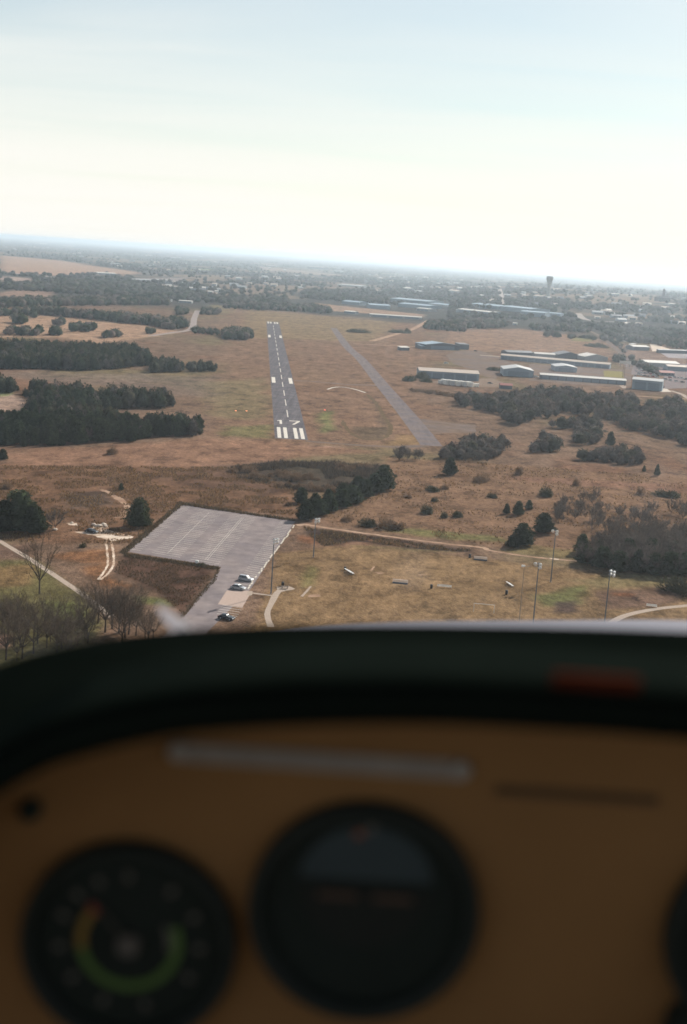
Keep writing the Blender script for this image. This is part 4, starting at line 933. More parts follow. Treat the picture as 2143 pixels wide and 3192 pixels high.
# shrubs
for i, (f, x, y, s_, w, lab, fam) in enumerate([
    ('N4', 645, 205, 1.5, 1.0, 'dark shrub high on the brown slope', DSHRUBS), ('N4', 300, 212, .9, 1, 'small shrub left of the ragged cedar', DSHRUBS), ('N4', 70, 335, .85, 1, 'small round shrub alone on the brown slope', DSHRUBS),
    ('N3', 560, 300, .9, 1.1, 'shrub just above the dirt track by the car park', SHRUBS), ('N3', 720, 340, 1.1, 1.4, 'wide low shrub above the dirt track', DSHRUBS), ('N3', 860, 350, 1.5, 1.2, 'tall twiggy shrub above the dirt track', SHRUBS), ('N3', 940, 365, 1.1, 1.3, 'low shrub right of the tall twiggy one', SHRUBS),
    ('N3', 1160, 245, 1.2, 1, 'dark shrub in the middle of the brown slope', DSHRUBS), ('N3', 1215, 155, .7, 1, 'tiny shrub above the middle one', DSHRUBS), ('N3', 1205, 75, 1.1, 1.2, 'flat dark shrub below the scrub', DSHRUBS), ('N3', 1020, 125, .8, 1, 'shrub left of the flat dark one', SHRUBS), ('N3', 1290, 275, .8, 1, 'small shrub beside the round one', DSHRUBS), ('N3', 1390, 270, 1.0, 1, 'round dark shrub lower on the slope', DSHRUBS), ('N3', 1295, 60, .9, 1.1, 'shrub right of the flat dark one', SHRUBS),
    ('A6', 225, 735, 1.6, 1.0, 'bushy shrub with a short shadow below the scrub', SHRUBS), ('A6', 470, 690, 1.5, .8, 'thin tall shrub right of the bushy one', SHRUBS), ('A6', 845, 760, 1.6, .5, 'very slender sapling on the upper slope', SHRUBS),
    ('N4', 1440, 205, 1.2, 2.2, 'long low shrub near the right edge of the slope', DSHRUBS), ('N4', 1260, 190, 1.2, .8, 'upright shrub left of the long low one', SHRUBS), ('N4', 1540, 830, 2.2, 1.2, 'dark shrub by the curved path at the edge', DSHRUBS),
    ('N1', 45, 260, 1.1, 1.0, 'grey shrub on the bank at the far edge', SHRUBS), ('A4', 730, 765, 1.4, .9, 'small grey shrub in front of the near wood', SHRUBS), ('N1', 1310, 762, .55, 1, 'tiny dark shrub on the car park edge', DSHRUBS), ('N1', 540, 640, .5, 1.2, 'tiny shrub on the rusty grass near the twin track', DSHRUBS),
    ('K1', 160, 585, 1.9, 1.4, 'dark evergreen bush at the corner of the long hangar', DSHRUBS), ('K1', 300, 560, 2.4, 1.0, 'tall dark bush against the long hangar wall', DSHRUBS), ('K1', 350, 595, 1.5, 1.4, 'low dark bush in front of the long hangar', DSHRUBS), ('K1', 1080, 470, 1.2, 3.0, 'long low hedge beside the apron', DSHRUBS),
    ('K2', 570, 108, 2.4, 3.0, 'wide dark bush by the road above the hangars', DSHRUBS), ('K2', 670, 195, 2.4, 3.2, 'wide dark bush left of the road', DSHRUBS), ('K1', 30, 60, 2.2, 2.2, 'dark bush in the grass far beyond the taxiway', DSHRUBS), ('K1', 140, 65, 2.4, 1.2, 'round bush right of the far dirt road', DSHRUBS), ('A2', 865, 598, 2.0, 3.4, 'long dark bush right of the taxiway end', DSHRUBS)]):
    bush(*gp(f, x, y), s_, lab, None, fam, w)
for p in scatter(gl('D', [(500, 1078), (600, 1064), (700, 1060), (870, 1066), (880, 1092), (770, 1128), (690, 1120), (600, 1104)]), 4.4, seed=71, jitter=.5):
    if fbm(np.array([p[0] / 16]), np.array([p[1] / 16]), 5)[0] < .5: continue
    bush(p[0], p[1], random.uniform(.35, 1.1), 'low leafless brush in the gully below the runway end', 'brush in the gully', SHRUBS, random.uniform(1, 1.7))
for p in scatter(gl('K1', [(160, 670), (380, 700), (700, 740), (700, 770), (380, 725), (220, 705)]), 5, seed=72, jitter=.4):
    bush(p[0], p[1], random.uniform(.5, .9), 'low brush along the bank below the long hangar', 'brush below the long hangar', SHRUBS, 1.3)
# woodland masses too far to pick apart
ICO = None
def blob_template(seed, n_leaf, cone=0.0):
    r = np.random.default_rng(seed)
    bm = bmesh.new(); bmesh.ops.create_icosphere(bm, subdivisions=1, radius=1.0); V = np.array([v.co[:] for v in bm.verts]); F = np.array([[v.index for v in f.verts] for f in bm.faces]); bm.free()
    V = V * (1 + r.normal(0, .16, (len(V), 1))); V = V * np.array([.42, .42, .5]) + np.array([0, 0, .5]); V[:, 2] = np.maximum(V[:, 2], 0)
    if n_leaf:
        d = r.normal(size=(n_leaf, 3)); d /= np.linalg.norm(d, axis=1)[:, None]; c = d * np.array([.44, .44, .52]) * r.uniform(.8, 1.12, (n_leaf, 1)) + np.array([0, 0, .52])
        T = (c[:, None, :] + r.normal(0, .075, (n_leaf, 3, 3))).reshape(-1, 3); T[:, 2] = np.maximum(T[:, 2], 0)
        F = np.concatenate([F, np.arange(3 * n_leaf).reshape(-1, 3) + len(V)]); V = np.concatenate([V, T])
    k_ = 1 - cone * np.clip(V[:, 2:3], 0, 1.1); V = np.concatenate([V[:, :2] * k_ * (1 + .6 * cone), V[:, 2:3]], 1)
    return V, F
def mass(name, pts, label, n_leaf, pal, seed, wide=1.0, cone=0.0):
    """pts: (x, y, h) rows -> one mesh of many small crowns"""
    r = np.random.default_rng(seed); TP = [blob_template(seed * 10 + k, n_leaf, cone) for k in range(6)]; VV, FF, CC = [], [], []; o = 0
    pts = np.asarray(pts); tid = r.integers(0, 6, len(pts)); pal = np.array(pal)
    for k, (V, F) in enumerate(TP):
        q = pts[tid == k]
        if not len(q): continue
        a = r.uniform(0, 6.283, len(q)); ca, sa = np.cos(a), np.sin(a); h = q[:, 2]; w = h * wide * r.uniform(.8, 1.3, len(q))
        X = (V[None, :, 0] * ca[:, None] - V[None, :, 1] * sa[:, None]) * w[:, None] + q[:, 0, None]
        Y = (V[None, :, 0] * sa[:, None] + V[None, :, 1] * ca[:, None]) * w[:, None] + q[:, 1, None]
        Z = V[None, :, 2] * h[:, None] + hz(q[:, 0], q[:, 1])[:, None]
        VV.append(np.stack([X, Y, Z], -1).reshape(-1, 3)); n_ = len(V)
        FF.append((F[None] + (np.arange(len(q)) * n_)[:, None, None]).reshape(-1, 3) + o); o += len(q) * n_
        col = pal[r.integers(0, len(pal), len(q))] * r.uniform(.75, 1.25, (len(q), 1)); CC.append(np.repeat(col, n_, 0))
    me = npmesh(name, np.concatenate(VV), np.concatenate(FF), leafmat('woodland_mass', (0, 0, 0), .25, .35, attr='tint'), np.concatenate(CC))
    return tag(link(name, me), label, kind='stuff')
EVG = [c8(62, 68, 52), c8(52, 60, 46), c8(70, 70, 54)]
BRW = [c8(98, 88, 82), c8(108, 96, 88), c8(90, 84, 78), c8(80, 78, 66)]
B3 = []
for i, (f, poly, sp, h, kind) in enumerate([
    ('A4', [(-150, 215), (300, 210), (560, 222), (720, 212), (860, 200), (980, 188), (960, 150), (860, 110), (480, 100), (-150, 80)], 5.6, 9.5, 'e'),
    ('A4', [(980, 235), (1190, 232), (1190, 200), (1000, 195)], 6, 8, 'e'), ('A4', [(1210, 232), (1430, 228), (1410, 205), (1220, 205)], 5.5, 6.5, 'e'),
    ('A4', [(960, 390), (1100, 390), (1090, 370), (980, 372)], 6, 5, 'e')]):
    B3 += [(p[0], p[1], h * random.uniform(.7, 1.2)) for p in scatter(gl(f, poly), sp, seed=90 + i, jitter=.45)]
mass('cedar_woodland', rest_cedar + B3, 'dark cedar wood spread across the left middle distance', 90, EVG * 2 + BRW[2:], 3, .85, .5)
if rest_bare: mass('thicket_woodland', rest_bare, 'leafless grey thicket fading towards the hangars', 80, BRW, 4, 1.1)
MID = []
for i, (f, poly, sp, h) in enumerate([
    ('A1', [(-100, 605), (280, 588), (600, 622), (960, 656), (1130, 690), (1225, 675), (1215, 655), (900, 627), (600, 604), (280, 578), (-100, 596)], 9, 10),
    ('A1', [(-100, 545), (400, 535), (860, 528), (1100, 530), (1100, 506), (700, 492), (-100, 516)], 11, 10),
    ('A1', [(-100, 402), (360, 398), (370, 393), (200, 392), (-100, 394)], 10, 8), ('A1', [(360, 395), (760, 398), (1050, 420), (1050, 410), (860, 388), (380, 374)], 13, 9),
    ('A1', [(1120, 430), (1240, 450), (1240, 440), (1130, 422)], 14, 9), ('A1', [(1310, 592), (1445, 592), (1440, 570), (1320, 565)], 10, 7),
    ('A1', [(1240, 705), (1330, 720), (1420, 722), (1415, 700), (1270, 690)], 8, 6), ('A1', [(1450, 735), (1568, 755), (1640, 755), (1640, 715), (1490, 700)], 8, 8),
    ('A1', [(20, 722), (265, 730), (260, 712), (60, 700)], 7, 8), ('A1', [(95, 650), (160, 652), (160, 638), (95, 636)], 6, 10), ('A1', [(200, 610), (232, 612), (230, 600), (205, 600)], 7, 8),
    ('A1', [(330, 722), (410, 726), (410, 712), (330, 708)], 6, 8), ('A1', [(460, 700), (610, 702), (612, 680), (470, 680)], 7, 8), ('A1', [(680, 745), (790, 738), (790, 720), (680, 728)], 6, 7),
    ('A1', [(960, 712), (1000, 714), (1000, 704), (965, 704)], 6, 6), ('A1', [(370, 662), (410, 662), (410, 650), (370, 650)], 7, 8),
    ('A1', [(170, 335), (240, 338), (240, 330), (180, 328)], 10, 8), ('A1', [(1150, 595), (1225, 592), (1225, 565), (1150, 560)], 9, 8),
    ('A2', [(0, 648), (135, 650), (140, 615), (60, 605), (0, 620)], 8, 8), ('A2', [(0, 445), (200, 455), (560, 470), (700, 478), (690, 455), (600, 440), (0, 420)], 12, 9),
    ('A2', [(1280, 575), (1568, 600), (1568, 560), (1420, 540), (1340, 540)], 10, 8), ('A3', [(0, 470), (150, 470), (250, 475), (400, 462), (400, 430), (0, 430)], 13, 9),
    ('A3', [(540, 480), (760, 490), (940, 500), (900, 470), (560, 455)], 11, 8), ('A3', [(1120, 560), (1320, 570), (1480, 600), (1568, 620), (1568, 570), (1300, 550), (1180, 520)], 14, 9),
    ('A3', [(1040, 530), (1180, 660), (1220, 720), (1240, 700), (1100, 560), (1060, 520)], 12, 6), ('A3', [(1090, 690), (1160, 700), (1150, 670), (1100, 668)], 8, 7), ('A3', [(1230, 720), (1380, 780), (1400, 760), (1260, 700)], 10, 6)]):
    MID += [(p[0], p[1], h * random.uniform(.6, 1.2)) for p in scatter(gl(f, poly), sp, seed=120 + i, jitter=.48)]
mass('mixed_woodland', MID, 'mixed leafless and evergreen woods beyond the airfield', 44, BRW + EVG * 2, 5, 1.15)
# far country woods: sampled over the plain, thinned where fields and yards lie open
OPEN = [('A1', [(0, 200), (400, 232), (640, 268), (900, 305), (900, 328), (640, 322), (360, 340), (0, 316)]), ('A1', [(0, 330), (200, 345), (210, 378), (0, 365)]), ('A1', [(870, 345), (1225, 340), (1185, 378), (880, 375)]),
        ('A1', [(540, 335), (770, 330), (770, 350), (550, 352)]), ('A1', [(1020, 395), (1180, 395), (1180, 425), (1030, 415)]), ('A2', [(200, 165), (700, 212), (900, 236), (600, 228), (260, 195)]), ('A2', [(720, 275), (900, 285), (900, 310), (730, 300)]),
        ('A2', [(1080, 365), (1480, 400), (1480, 450), (1080, 410)]), ('A2', [(580, 405), (760, 425), (1300, 478), (1300, 510), (640, 460)]), ('A3', [(60, 340), (560, 345), (720, 380), (720, 410), (60, 380)]), ('A3', [(470, 430), (840, 450), (830, 480), (480, 450)]),
        ('A3', [(340, 180), (375, 190), (380, 330), (345, 330)]), ('A3', [(850, 350), (1230, 420), (1230, 440), (880, 420)]), ('A3', [(560, 255), (780, 265), (790, 290), (560, 275)]), ('A3', [(1300, 305), (1520, 310), (1520, 325), (1300, 325)])]
OPW = [np.array([q[:2] for q in gl(f, p)]) for f, p in OPEN]
fp = []
rr = np.random.default_rng(55)
tries = 0
while len(fp) < 15500 and tries < 90000:
    tries += 1
    x = rr.uniform(-160, PW + 160); hy = 731 + x * .0658
    dmax = 172 if x < 900 else (140 if x < 1400 else 215)
    y = hy + 11 + (dmax - 11) * rr.uniform() ** 1.05
    fp.append((x, y))
fp = np.array(fp)
wp = np.array([G(x, y) for x, y in fp])
keep = wp[:, 1] > 1960
keep &= ~((np.abs(wp[:, 0] + .0757 * (wp[:, 1] - 699) + 31.2) < 420) & (wp[:, 1] < 2150))
for pl in OPW: keep &= ~inpoly(wp, pl)
field = fbm(wp[:, 0] / 260, wp[:, 1] / 500, 31, 4)
keep &= (field < np.where(wp[:, 0] < -150, .55, .58)) | (rr.uniform(size=len(wp)) < .2)
keep &= ~((wp[:, 0] > 60) & (wp[:, 1] < 2700) & (fbm(wp[:, 0] / 90, wp[:, 1] / 160, 8) > .47))
wp = wp[keep]
mass('far_woodland', np.stack([wp[:, 0], wp[:, 1], rr.uniform(6, 11.5, len(wp))], 1), 'woods of the far plain fading into haze', 6, BRW[2:] + EVG[:1] + [c8(84, 82, 74)], 6, 1.5)
print('trees', counts, 'cand', len(cand), 'restc', len(rest_cedar), 'restb', len(rest_bare), 'mid', len(MID), 'far', len(wp))

# ================================================================== BUILDINGS
WALLB = pm('blue_grey_steel', c8(128, 140, 150), .6, .06, .5)
WALLG = pm('grey_steel', c8(150, 150, 150), .6, .06, .5)
WALLD = pm('dark_steel', c8(92, 98, 106), .6, .06, .5)
ROOFW = pm('white_metal_roof', c8(206, 198, 188), .5, .06, .4)
ROOFG = pm('grey_metal_roof', c8(172, 170, 168), .55, .08, .4)
ROOFD = pm('dark_metal_roof', c8(104, 104, 106), .6, .08, .4)
ROOFB = pm('blue_metal_roof', c8(140, 156, 168), .55, .08, .4)
ROOFT = pm('tan_metal_roof', c8(180, 162, 146), .6, .08, .4)
ROOFR = pm('red_roof', c8(150, 82, 74), .7, .1, .4)
DOORM = pm('hangar_door_steel', c8(112, 122, 132), .6, .06, .6)
WINM = pm('window_glass', (.03, .035, .045), .15, .05, 1, spec=.6)
def building(name, label, fl, frr, depth, eave, rise, wall, roof, ridge='x', doors=0, wins=0, cat='building', group=None, over=.4, skew=0.0):
    """shed/hangar on two front corners (world). ridge 'x' runs along the front, 'y' away from it, 'm' single slope"""
    fl, frr = np.array(fl[:2]), np.array(frr[:2]); d = frr - fl; w = np.linalg.norm(d); ang = math.atan2(d[1], d[0])
    c = (fl + frr) / 2; o = thing(name, label, cat, (c[0], c[1], float(hz(*c))), ang, group)
    h, D_ = w / 2, depth; e = eave; t = e + rise; z0 = -.5
    m = MB(); fl_ = [(-h, 0), (h, 0), (h, D_), (-h, D_)]
    if ridge == 'x':
        m.add([(-h, 0, z0), (h, 0, z0), (h, D_, z0), (-h, D_, z0), (-h, 0, e), (h, 0, e), (h, D_, e), (-h, D_, e), (-h, D_ / 2, t), (h, D_ / 2, t)], [(0, 1, 5, 4), (2, 3, 7, 6), (1, 2, 6, 9, 5), (3, 0, 4, 8, 7)])
        sl = [((-h - over, -over, e - rise * over / (D_ / 2)), (h + over, -over, e - rise * over / (D_ / 2)), (h + over, D_ / 2, t), (-h - over, D_ / 2, t)), ((-h - over, D_ / 2, t), (h + over, D_ / 2, t), (h + over, D_ + over, e - rise * over / (D_ / 2)), (-h - over, D_ + over, e - rise * over / (D_ / 2)))]
    elif ridge == 'y':
        m.add([(-h, 0, z0), (h, 0, z0), (h, D_, z0), (-h, D_, z0), (-h, 0, e), (h, 0, e), (h, D_, e), (-h, D_, e), (0, 0, t), (0, D_, t)], [(0, 1, 5, 8, 4), (2, 3, 7, 9, 6), (1, 2, 6, 5), (3, 0, 4, 7)])
        ez = e - rise * over / h
        sl = [((-h - over, -over, ez), (0, -over, t), (0, D_ + over, t), (-h - over, D_ + over, ez)), ((0, -over, t), (h + over, -over, ez), (h + over, D_ + over, ez), (0, D_ + over, t))]
    else:
        m.add([(-h, 0, z0), (h, 0, z0), (h, D_, z0), (-h, D_, z0), (-h, 0, e), (h, 0, e), (h, D_, t), (-h, D_, t)], [(0, 1, 5, 4), (2, 3, 7, 6), (1, 2, 6, 5), (3, 0, 4, 7)])
        sl = [((-h - over, -over, e - rise * over / D_), (h + over, -over, e - rise * over / D_), (h + over, D_ + over, t + rise * over / D_), (-h - over, D_ + over, t + rise * over / D_))]
    m.build('wall', wall, o)
    rf = MB()
    for q in sl:
        lo_ = [(p[0], p[1], p[2] + .06) for p in q]; hi_ = [(p[0], p[1], p[2] + .26) for p in q]
        rf.add(lo_ + hi_, [(3, 2, 1, 0), (4, 5, 6, 7), (0, 1, 5, 4), (1, 2, 6, 5), (2, 3, 7, 6), (3, 0, 4, 7)])
    rf.build('roof', roof, o)
    if doors:
        dw = w / (doors + .25); dm = MB().box((0, 0, 0), (dw * .86, .1, e * .8)).mesh('door', DOORM)
        for k in range(doors):
            q = link('door', dm, o); q.location = (-h + dw * (k + .625), -.06, e * .4)
    if wins:
        dw = w / wins; dm = MB().box((0, 0, 0), (min(1.4, dw * .5), .1, min(1.3, e * .35))).mesh('window', WINM)
        for k in range(wins):
            q = link('window', dm, o); q.location = (-h + dw * (k + .5), -.06, e * .55)
    return o
def bld(f, x0, y0, x1, y1, depth, eave, rise, wall, roof, label, name='hangar', **k):
    return building(name, label, g(f, x0, y0), g(f, x1, y1), depth, eave, rise, wall, roof, **k)
bld('K1', 266, 548, 915, 587, 20, 6.3, 2.0, WALLB, ROOFT, 'long pale-roofed hangar behind the row of trailers', doors=5)
bld('K1', 338, 240, 707, 252, 26, 5.6, 2.6, WALLD, ROOFB, 'dark blue-grey hangar with low gable beside the far apron', ridge='y', doors=1)
bld('K1', 292, 238, 336, 240, 14, 3.4, .8, WALLD, ROOFB, 'low lean-to at the left wall of the dark hangar', 'shed', ridge='m')
bld('K1', 709, 240, 808, 245, 20, 6.0, .6, WALLD, ROOFD, 'dark flat-roofed block at the right wall of the dark hangar', 'shed', ridge='m')
bld('K1', 65, 253, 162, 255, 6, 3.4, .9, WALLD, ROOFW, 'small dark shed with white roof alone by the far road', 'shed', ridge='m')
tD = building('hangar', 'longest hangar row with pale roof behind the gabled hangars', g('K1', 1152, 349), g('K2', 795, 414), 13, 4.6, 1.4, WALLB, ROOFT, doors=16)
bld('K1', 1182, 528, 1508, 550, 34, 6.3, 2.6, WALLB, ROOFG, 'grey gabled hangar with its wide gable end to the viewer', ridge='y', doors=1)
bld('K2', 258, 436, 472, 450, 30, 4.8, 1.6, WALLB, ROOFG, 'smaller grey gabled hangar in front of the longest row', ridge='y', doors=1)
bld('K2', 108, 513, 958, 574, 11, 4.0, 1.2, WALLD, ROOFW, 'long low hangar row with bright white roof', doors=10)
bld('K2', 1016, 610, 1314, 637, 17, 8.6, 1.6, WALLB, ROOFG, 'tall blue-grey metal building at the end of the white-roofed row', doors=2)
bld('K2', 548, 330, 780, 340, 24, 4.5, 3.2, WALLG, ROOFW, 'white-roofed gabled hangar behind the longest row', ridge='y')
bld('K2', 285, 305, 520, 318, 26, 4.0, 3.4, WALLD, ROOFD, 'dark-roofed gabled hangar left of the white-roofed one', ridge='y')
bld('K1', 1222, 300, 1508, 312, 16, 3.2, 1.8, WALLD, ROOFD, 'low dark-roofed hangar behind the left end of the longest row')
bld('K2', 55, 292, 258, 304, 12, 3.6, 1.2, WALLG, ROOFW, 'small white-roofed shed behind the longest row', 'shed')
bld('K1', 1150, 668, 1280, 676, 7, 3.0, 1.4, WALLD, ROOFR, 'small shed with dull red roof right of the trailers', 'shed')
bld('K2', 1160, 388, 1490, 404, 22, 4.5, 2.0, WALLG, ROOFW, 'white-roofed warehouse across the road from the hangars', 'warehouse')
bld('K2', 1372, 428, 1640, 444, 16, 4.5, 1.6, WALLB, ROOFT, 'warehouse with tan roof in the car yard', 'warehouse')
bld('K2', 1302, 478, 1440, 484, 10, 3.0, 1.6, WALLD, ROOFR, 'low red-roofed office amid parked cars', 'office', wins=4)
bld('K2', 1030, 228, 1190, 234, 18, 5.0, 1.4, WALLD, ROOFW, 'dark depot with thin white roof beside the pale yard', 'depot')
bld('K2', 985, 208, 1026, 212, 12, 6.0, .4, pm('cream_wall', c8(214, 200, 184), .8, .06, .3), ROOFW, 'small cream block left of the depot', 'depot', ridge='m')
bld('K2', 1290, 256, 1700, 268, 6, 4.2, .5, WALLD, ROOFG, 'long open canopy at the edge of the grey yard', 'canopy', ridge='m')
# industrial estate and other buildings in the middle distance
for (f, x0, y0, x1, y1, dp, e, rs, w_, rf_, lab) in [
    ('A2', 948, 494, 1285, 516, 14, 4, 1, WALLG, ROOFW, 'very long white shed at the far end of the airfield'),
    ('A2', 1080, 398, 1330, 416, 70, 8, 2, WALLB, ROOFB, 'wide blue factory hall beyond the white shed'),
    ('A2', 1130, 430, 1330, 446, 50, 7, 2, WALLB, ROOFB, 'second blue factory hall in front of the wide one'),
    ('A2', 1335, 430, 1450, 440, 40, 7, 2, WALLG, ROOFB, 'pale blue hall right of the factory halls'),
    ('A2', 1250, 455, 1330, 462, 25, 5, 1, WALLG, ROOFW, 'small white-roofed hall below the factory halls'),
    ('A2', 765, 412, 880, 422, 40, 6, 2, WALLB, ROOFB, 'blue shed among trees left of the factory halls'),
    ('A2', 945, 440, 1080, 448, 40, 7, 2, WALLB, ROOFB, 'blue-grey hall behind the tan verge'),
    ('A2', 780, 474, 850, 480, 16, 4, 1, WALLD, ROOFW, 'small dark hall left of the white shed'),
    ('A2', 735, 296, 890, 308, 80, 6, 2, WALLG, ROOFG, 'wide flat hall far out among the trees'),
    ('A2', 1160, 325, 1205, 328, 40, 9, 2, WALLG, ROOFW, 'pale block rising out of the far trees'),
    ('A2', 1235, 342, 1300, 346, 40, 7, 2, WALLG, ROOFG, 'grey block right of the pale block'),
    ('A2', 1458, 340, 1510, 344, 30, 8, 2, WALLG, ROOFT, 'tan block in the far trees'),
    ('A2', 1510, 466, 1640, 474, 30, 5, 1.5, WALLB, ROOFW, 'white-topped hall below the estate'),
    ('A3', 150, 330, 330, 344, 60, 8, 2, WALLB, ROOFB, 'long blue hall in the town estate'),
    ('A3', 68, 362, 300, 382, 30, 6, 1.5, WALLB, ROOFW, 'long hall with thin white roof in the town estate'),
    ('A3', 345, 350, 535, 368, 60, 9, 2, WALLB, ROOFB, 'tall blue hall right of the long one'),
    ('A3', 480, 385, 640, 396, 40, 9, 1.5, WALLB, ROOFB, 'blue hall hidden in trees at the estate edge'),
    ('A3', 640, 388, 740, 396, 30, 7, 1.5, WALLB, ROOFB, 'last blue hall of the estate'),
    ('A3', 430, 444, 455, 446, 8, 3, 1, WALLG, ROOFW, 'tiny white hut by the field edge'),
    ('A3', 560, 268, 620, 272, 25, 6, 2, WALLG, ROOFT, 'tan building below the water tower'),
    ('A3', 645, 278, 705, 282, 25, 5, 2, WALLG, ROOFW, 'white-roofed building below the water tower'),
    ('A3', 893, 254, 915, 256, 25, 6, 1, WALLG, ROOFW, 'small white block right of the water tower'),
    ('A3', 915, 268, 950, 270, 25, 6, 1, WALLG, ROOFW, 'second white block right of the water tower'),
    ('A3', 1075, 252, 1125, 255, 30, 6, 1, WALLG, ROOFW, 'white slab building left of the tower block'),
    ('A3', 1450, 318, 1490, 320, 20, 5, 1, WALLG, ROOFW, 'white-roofed building below the tower block'),
    ('A3', 8, 226, 62, 230, 30, 6, 1, WALLG, ROOFT, 'pale building at the town edge'),
    ('A1', 638, 326, 760, 332, 30, 5.5, 2, WALLG, ROOFW, 'long bright white barn at the edge of the tan field'),
    ('A1', 765, 280, 800, 282, 20, 6, 2, WALLD, ROOFW, 'small white-roofed barn above the long white barn'),
    ('A1', 1165, 508, 1250, 514, 12, 3.6, 1, WALLG, ROOFW, 'white-roofed shed at the end of the curved road'),
    ('A1', 1085, 502, 1110, 504, 10, 4, 1, WALLG, ROOFG, 'small grey house left of the white-roofed shed'),
    ('A1', 1080, 414, 1165, 420, 20, 5, 1.5, WALLG, ROOFT, 'cream building in the farm hamlet'),
    ('A1', 1035, 408, 1070, 411, 20, 5, 1.5, WALLD, ROOFT, 'small tan building left of the cream one'),
    ('A1', 1380, 400, 1410, 402, 20, 6, 2, WALLG, ROOFT, 'tan house right of the farm hamlet'),
    ('A1', 405, 138, 460, 142, 60, 8, 2, WALLG, ROOFW, 'bright white hall near the far horizon'),
    ('A1', 255, 126, 310, 129, 60, 8, 2, WALLG, ROOFW, 'second white hall near the far horizon'),
    ('A1', 945, 205, 995, 208, 60, 8, 2, WALLG, ROOFT, 'tan hall in the far woods'),
    ('A1', 1100, 215, 1185, 220, 60, 6, 2, WALLG, ROOFT, 'long tan shed in the far woods'),
    ('A1', 870, 366, 1000, 372, 40, 4, 1, WALLG, ROOFG, 'grey greenhouse block in the middle distance'),
    ('A1', 1010, 368, 1120, 374, 40, 4, 1, WALLG, ROOFG, 'second grey greenhouse block'),
    ('A2', 540, 182, 650, 190, 60, 16, 2, WALLD, ROOFT, 'brown block on the far rise'),
    ('A2', 710, 205, 770, 209, 40, 10, 1, WALLG, ROOFW, 'white block beside the brown block on the far rise'),
    ('A2', 250, 166, 335, 172, 50, 8, 2, WALLG, ROOFT, 'pale hall on the far rise'),
    ('A2', 345, 122, 390, 125, 80, 10, 2, WALLG, ROOFW, 'white hall just under the horizon')]:
    bld(f, x0, y0, x1, y1, dp, e, rs, w_, rf_, lab, 'barn' if 'barn' in lab else ('shed' if 'shed' in lab else 'hall'), doors=3 if dp < 35 else 0)
# houses of the town and hamlets
rh = np.random.default_rng(88)
RFS = [ROOFW, ROOFT, ROOFG, ROOFG, ROOFT, ROOFD]; WLS = [WALLG, MATS['cream_wall'], WALLB]
house_src = []
for k in range(6):
    o = building('house', 'x', (-6 - k % 3, 0), (6 + k % 2 * 3, 0), 9, 3.2, 2.2, WLS[k % 3], RFS[k], 'x', 1, 2)
    house_src.append(o)
def houses(f, poly, n, label, group, sc_=1.3):
    P = np.array([[*px(f, x, y)] for x, y in poly]); lo, hi = P.min(0), P.max(0); k = 0
    while k < n:
        q = rh.uniform(lo, hi)
        if not inpoly(np.array([q]), P)[0]: continue
        w_ = G(*q); o = copy_tree(house_src[int(rh.integers(0, 6))]); o.location = w_; o.rotation_euler = (0, 0, rh.normal(0, .35)); s_ = sc_ * rh.uniform(.8, 1.5); o.scale = (s_, s_, s_ * .9)
        tag(o, label, 'house', group); k += 1
houses('A3', [(0, 180), (560, 190), (1300, 240), (1568, 270), (1568, 440), (1200, 470), (900, 400), (700, 330), (0, 290)], 55, 'small pale-roofed house among the trees of the town', 'houses of the town', 1.15)
houses('A2', [(900, 220), (1568, 250), (1568, 360), (1000, 340)], 30, 'small pale-roofed house in the suburb before the town', 'houses of the suburb', 1.15)
houses('A2', [(0, 150), (500, 170), (520, 330), (0, 310)], 24, 'scattered far house beyond the end of the runway', 'houses beyond the runway', 1.1)
houses('A1', [(1040, 380), (1480, 390), (1440, 470), (1160, 430)], 18, 'house of the hamlet left of the runway line', 'houses of the hamlet', 1.1)
houses('A1', [(0, 110), (1500, 210), (1500, 330), (1000, 300), (0, 180)], 34, 'scattered farmhouse in the far left woods', 'far left farmhouses', 1.2)
for o in house_src:
    for ch in list(o.children): bpy.data.objects.remove(ch)
    bpy.data.objects.remove(o)
# water tower
def water_tower():
    q = PY(*px('A3', 667, 200), 3780); x, y = q[0], 3780.0; z = float(hz(x, y))
    ztop = PY(*px('A3', 667, 126), 3780)[2] - z
    o = thing('water_tower', 'tall grey water tower with flared bowl on the town skyline', 'water tower', (x, y, z))
    m = pm('water_tower_paint', c8(150, 148, 144), .7, .06, .05)
    MB().tube([(0, 0, -2), (0, 0, 3), (0, 0, ztop * .5), (0, 0, ztop - 22)], [6.5, 5.6, 5.0, 5.4], 20).build('shaft', m, o, True)
    MB().tube([(0, 0, ztop - 22), (0, 0, ztop - 14), (0, 0, ztop - 9), (0, 0, ztop - 2.2), (0, 0, ztop - .8), (0, 0, ztop)], [5.4, 8.2, 9.6, 9.8, 8.6, 3.5], 28).build('bowl', m, o, True)
    MB().tube([(0, 0, ztop - 9.6), (0, 0, ztop - 9.0)], [10.3, 10.3], 28).build('catwalk', m, o)
water_tower()
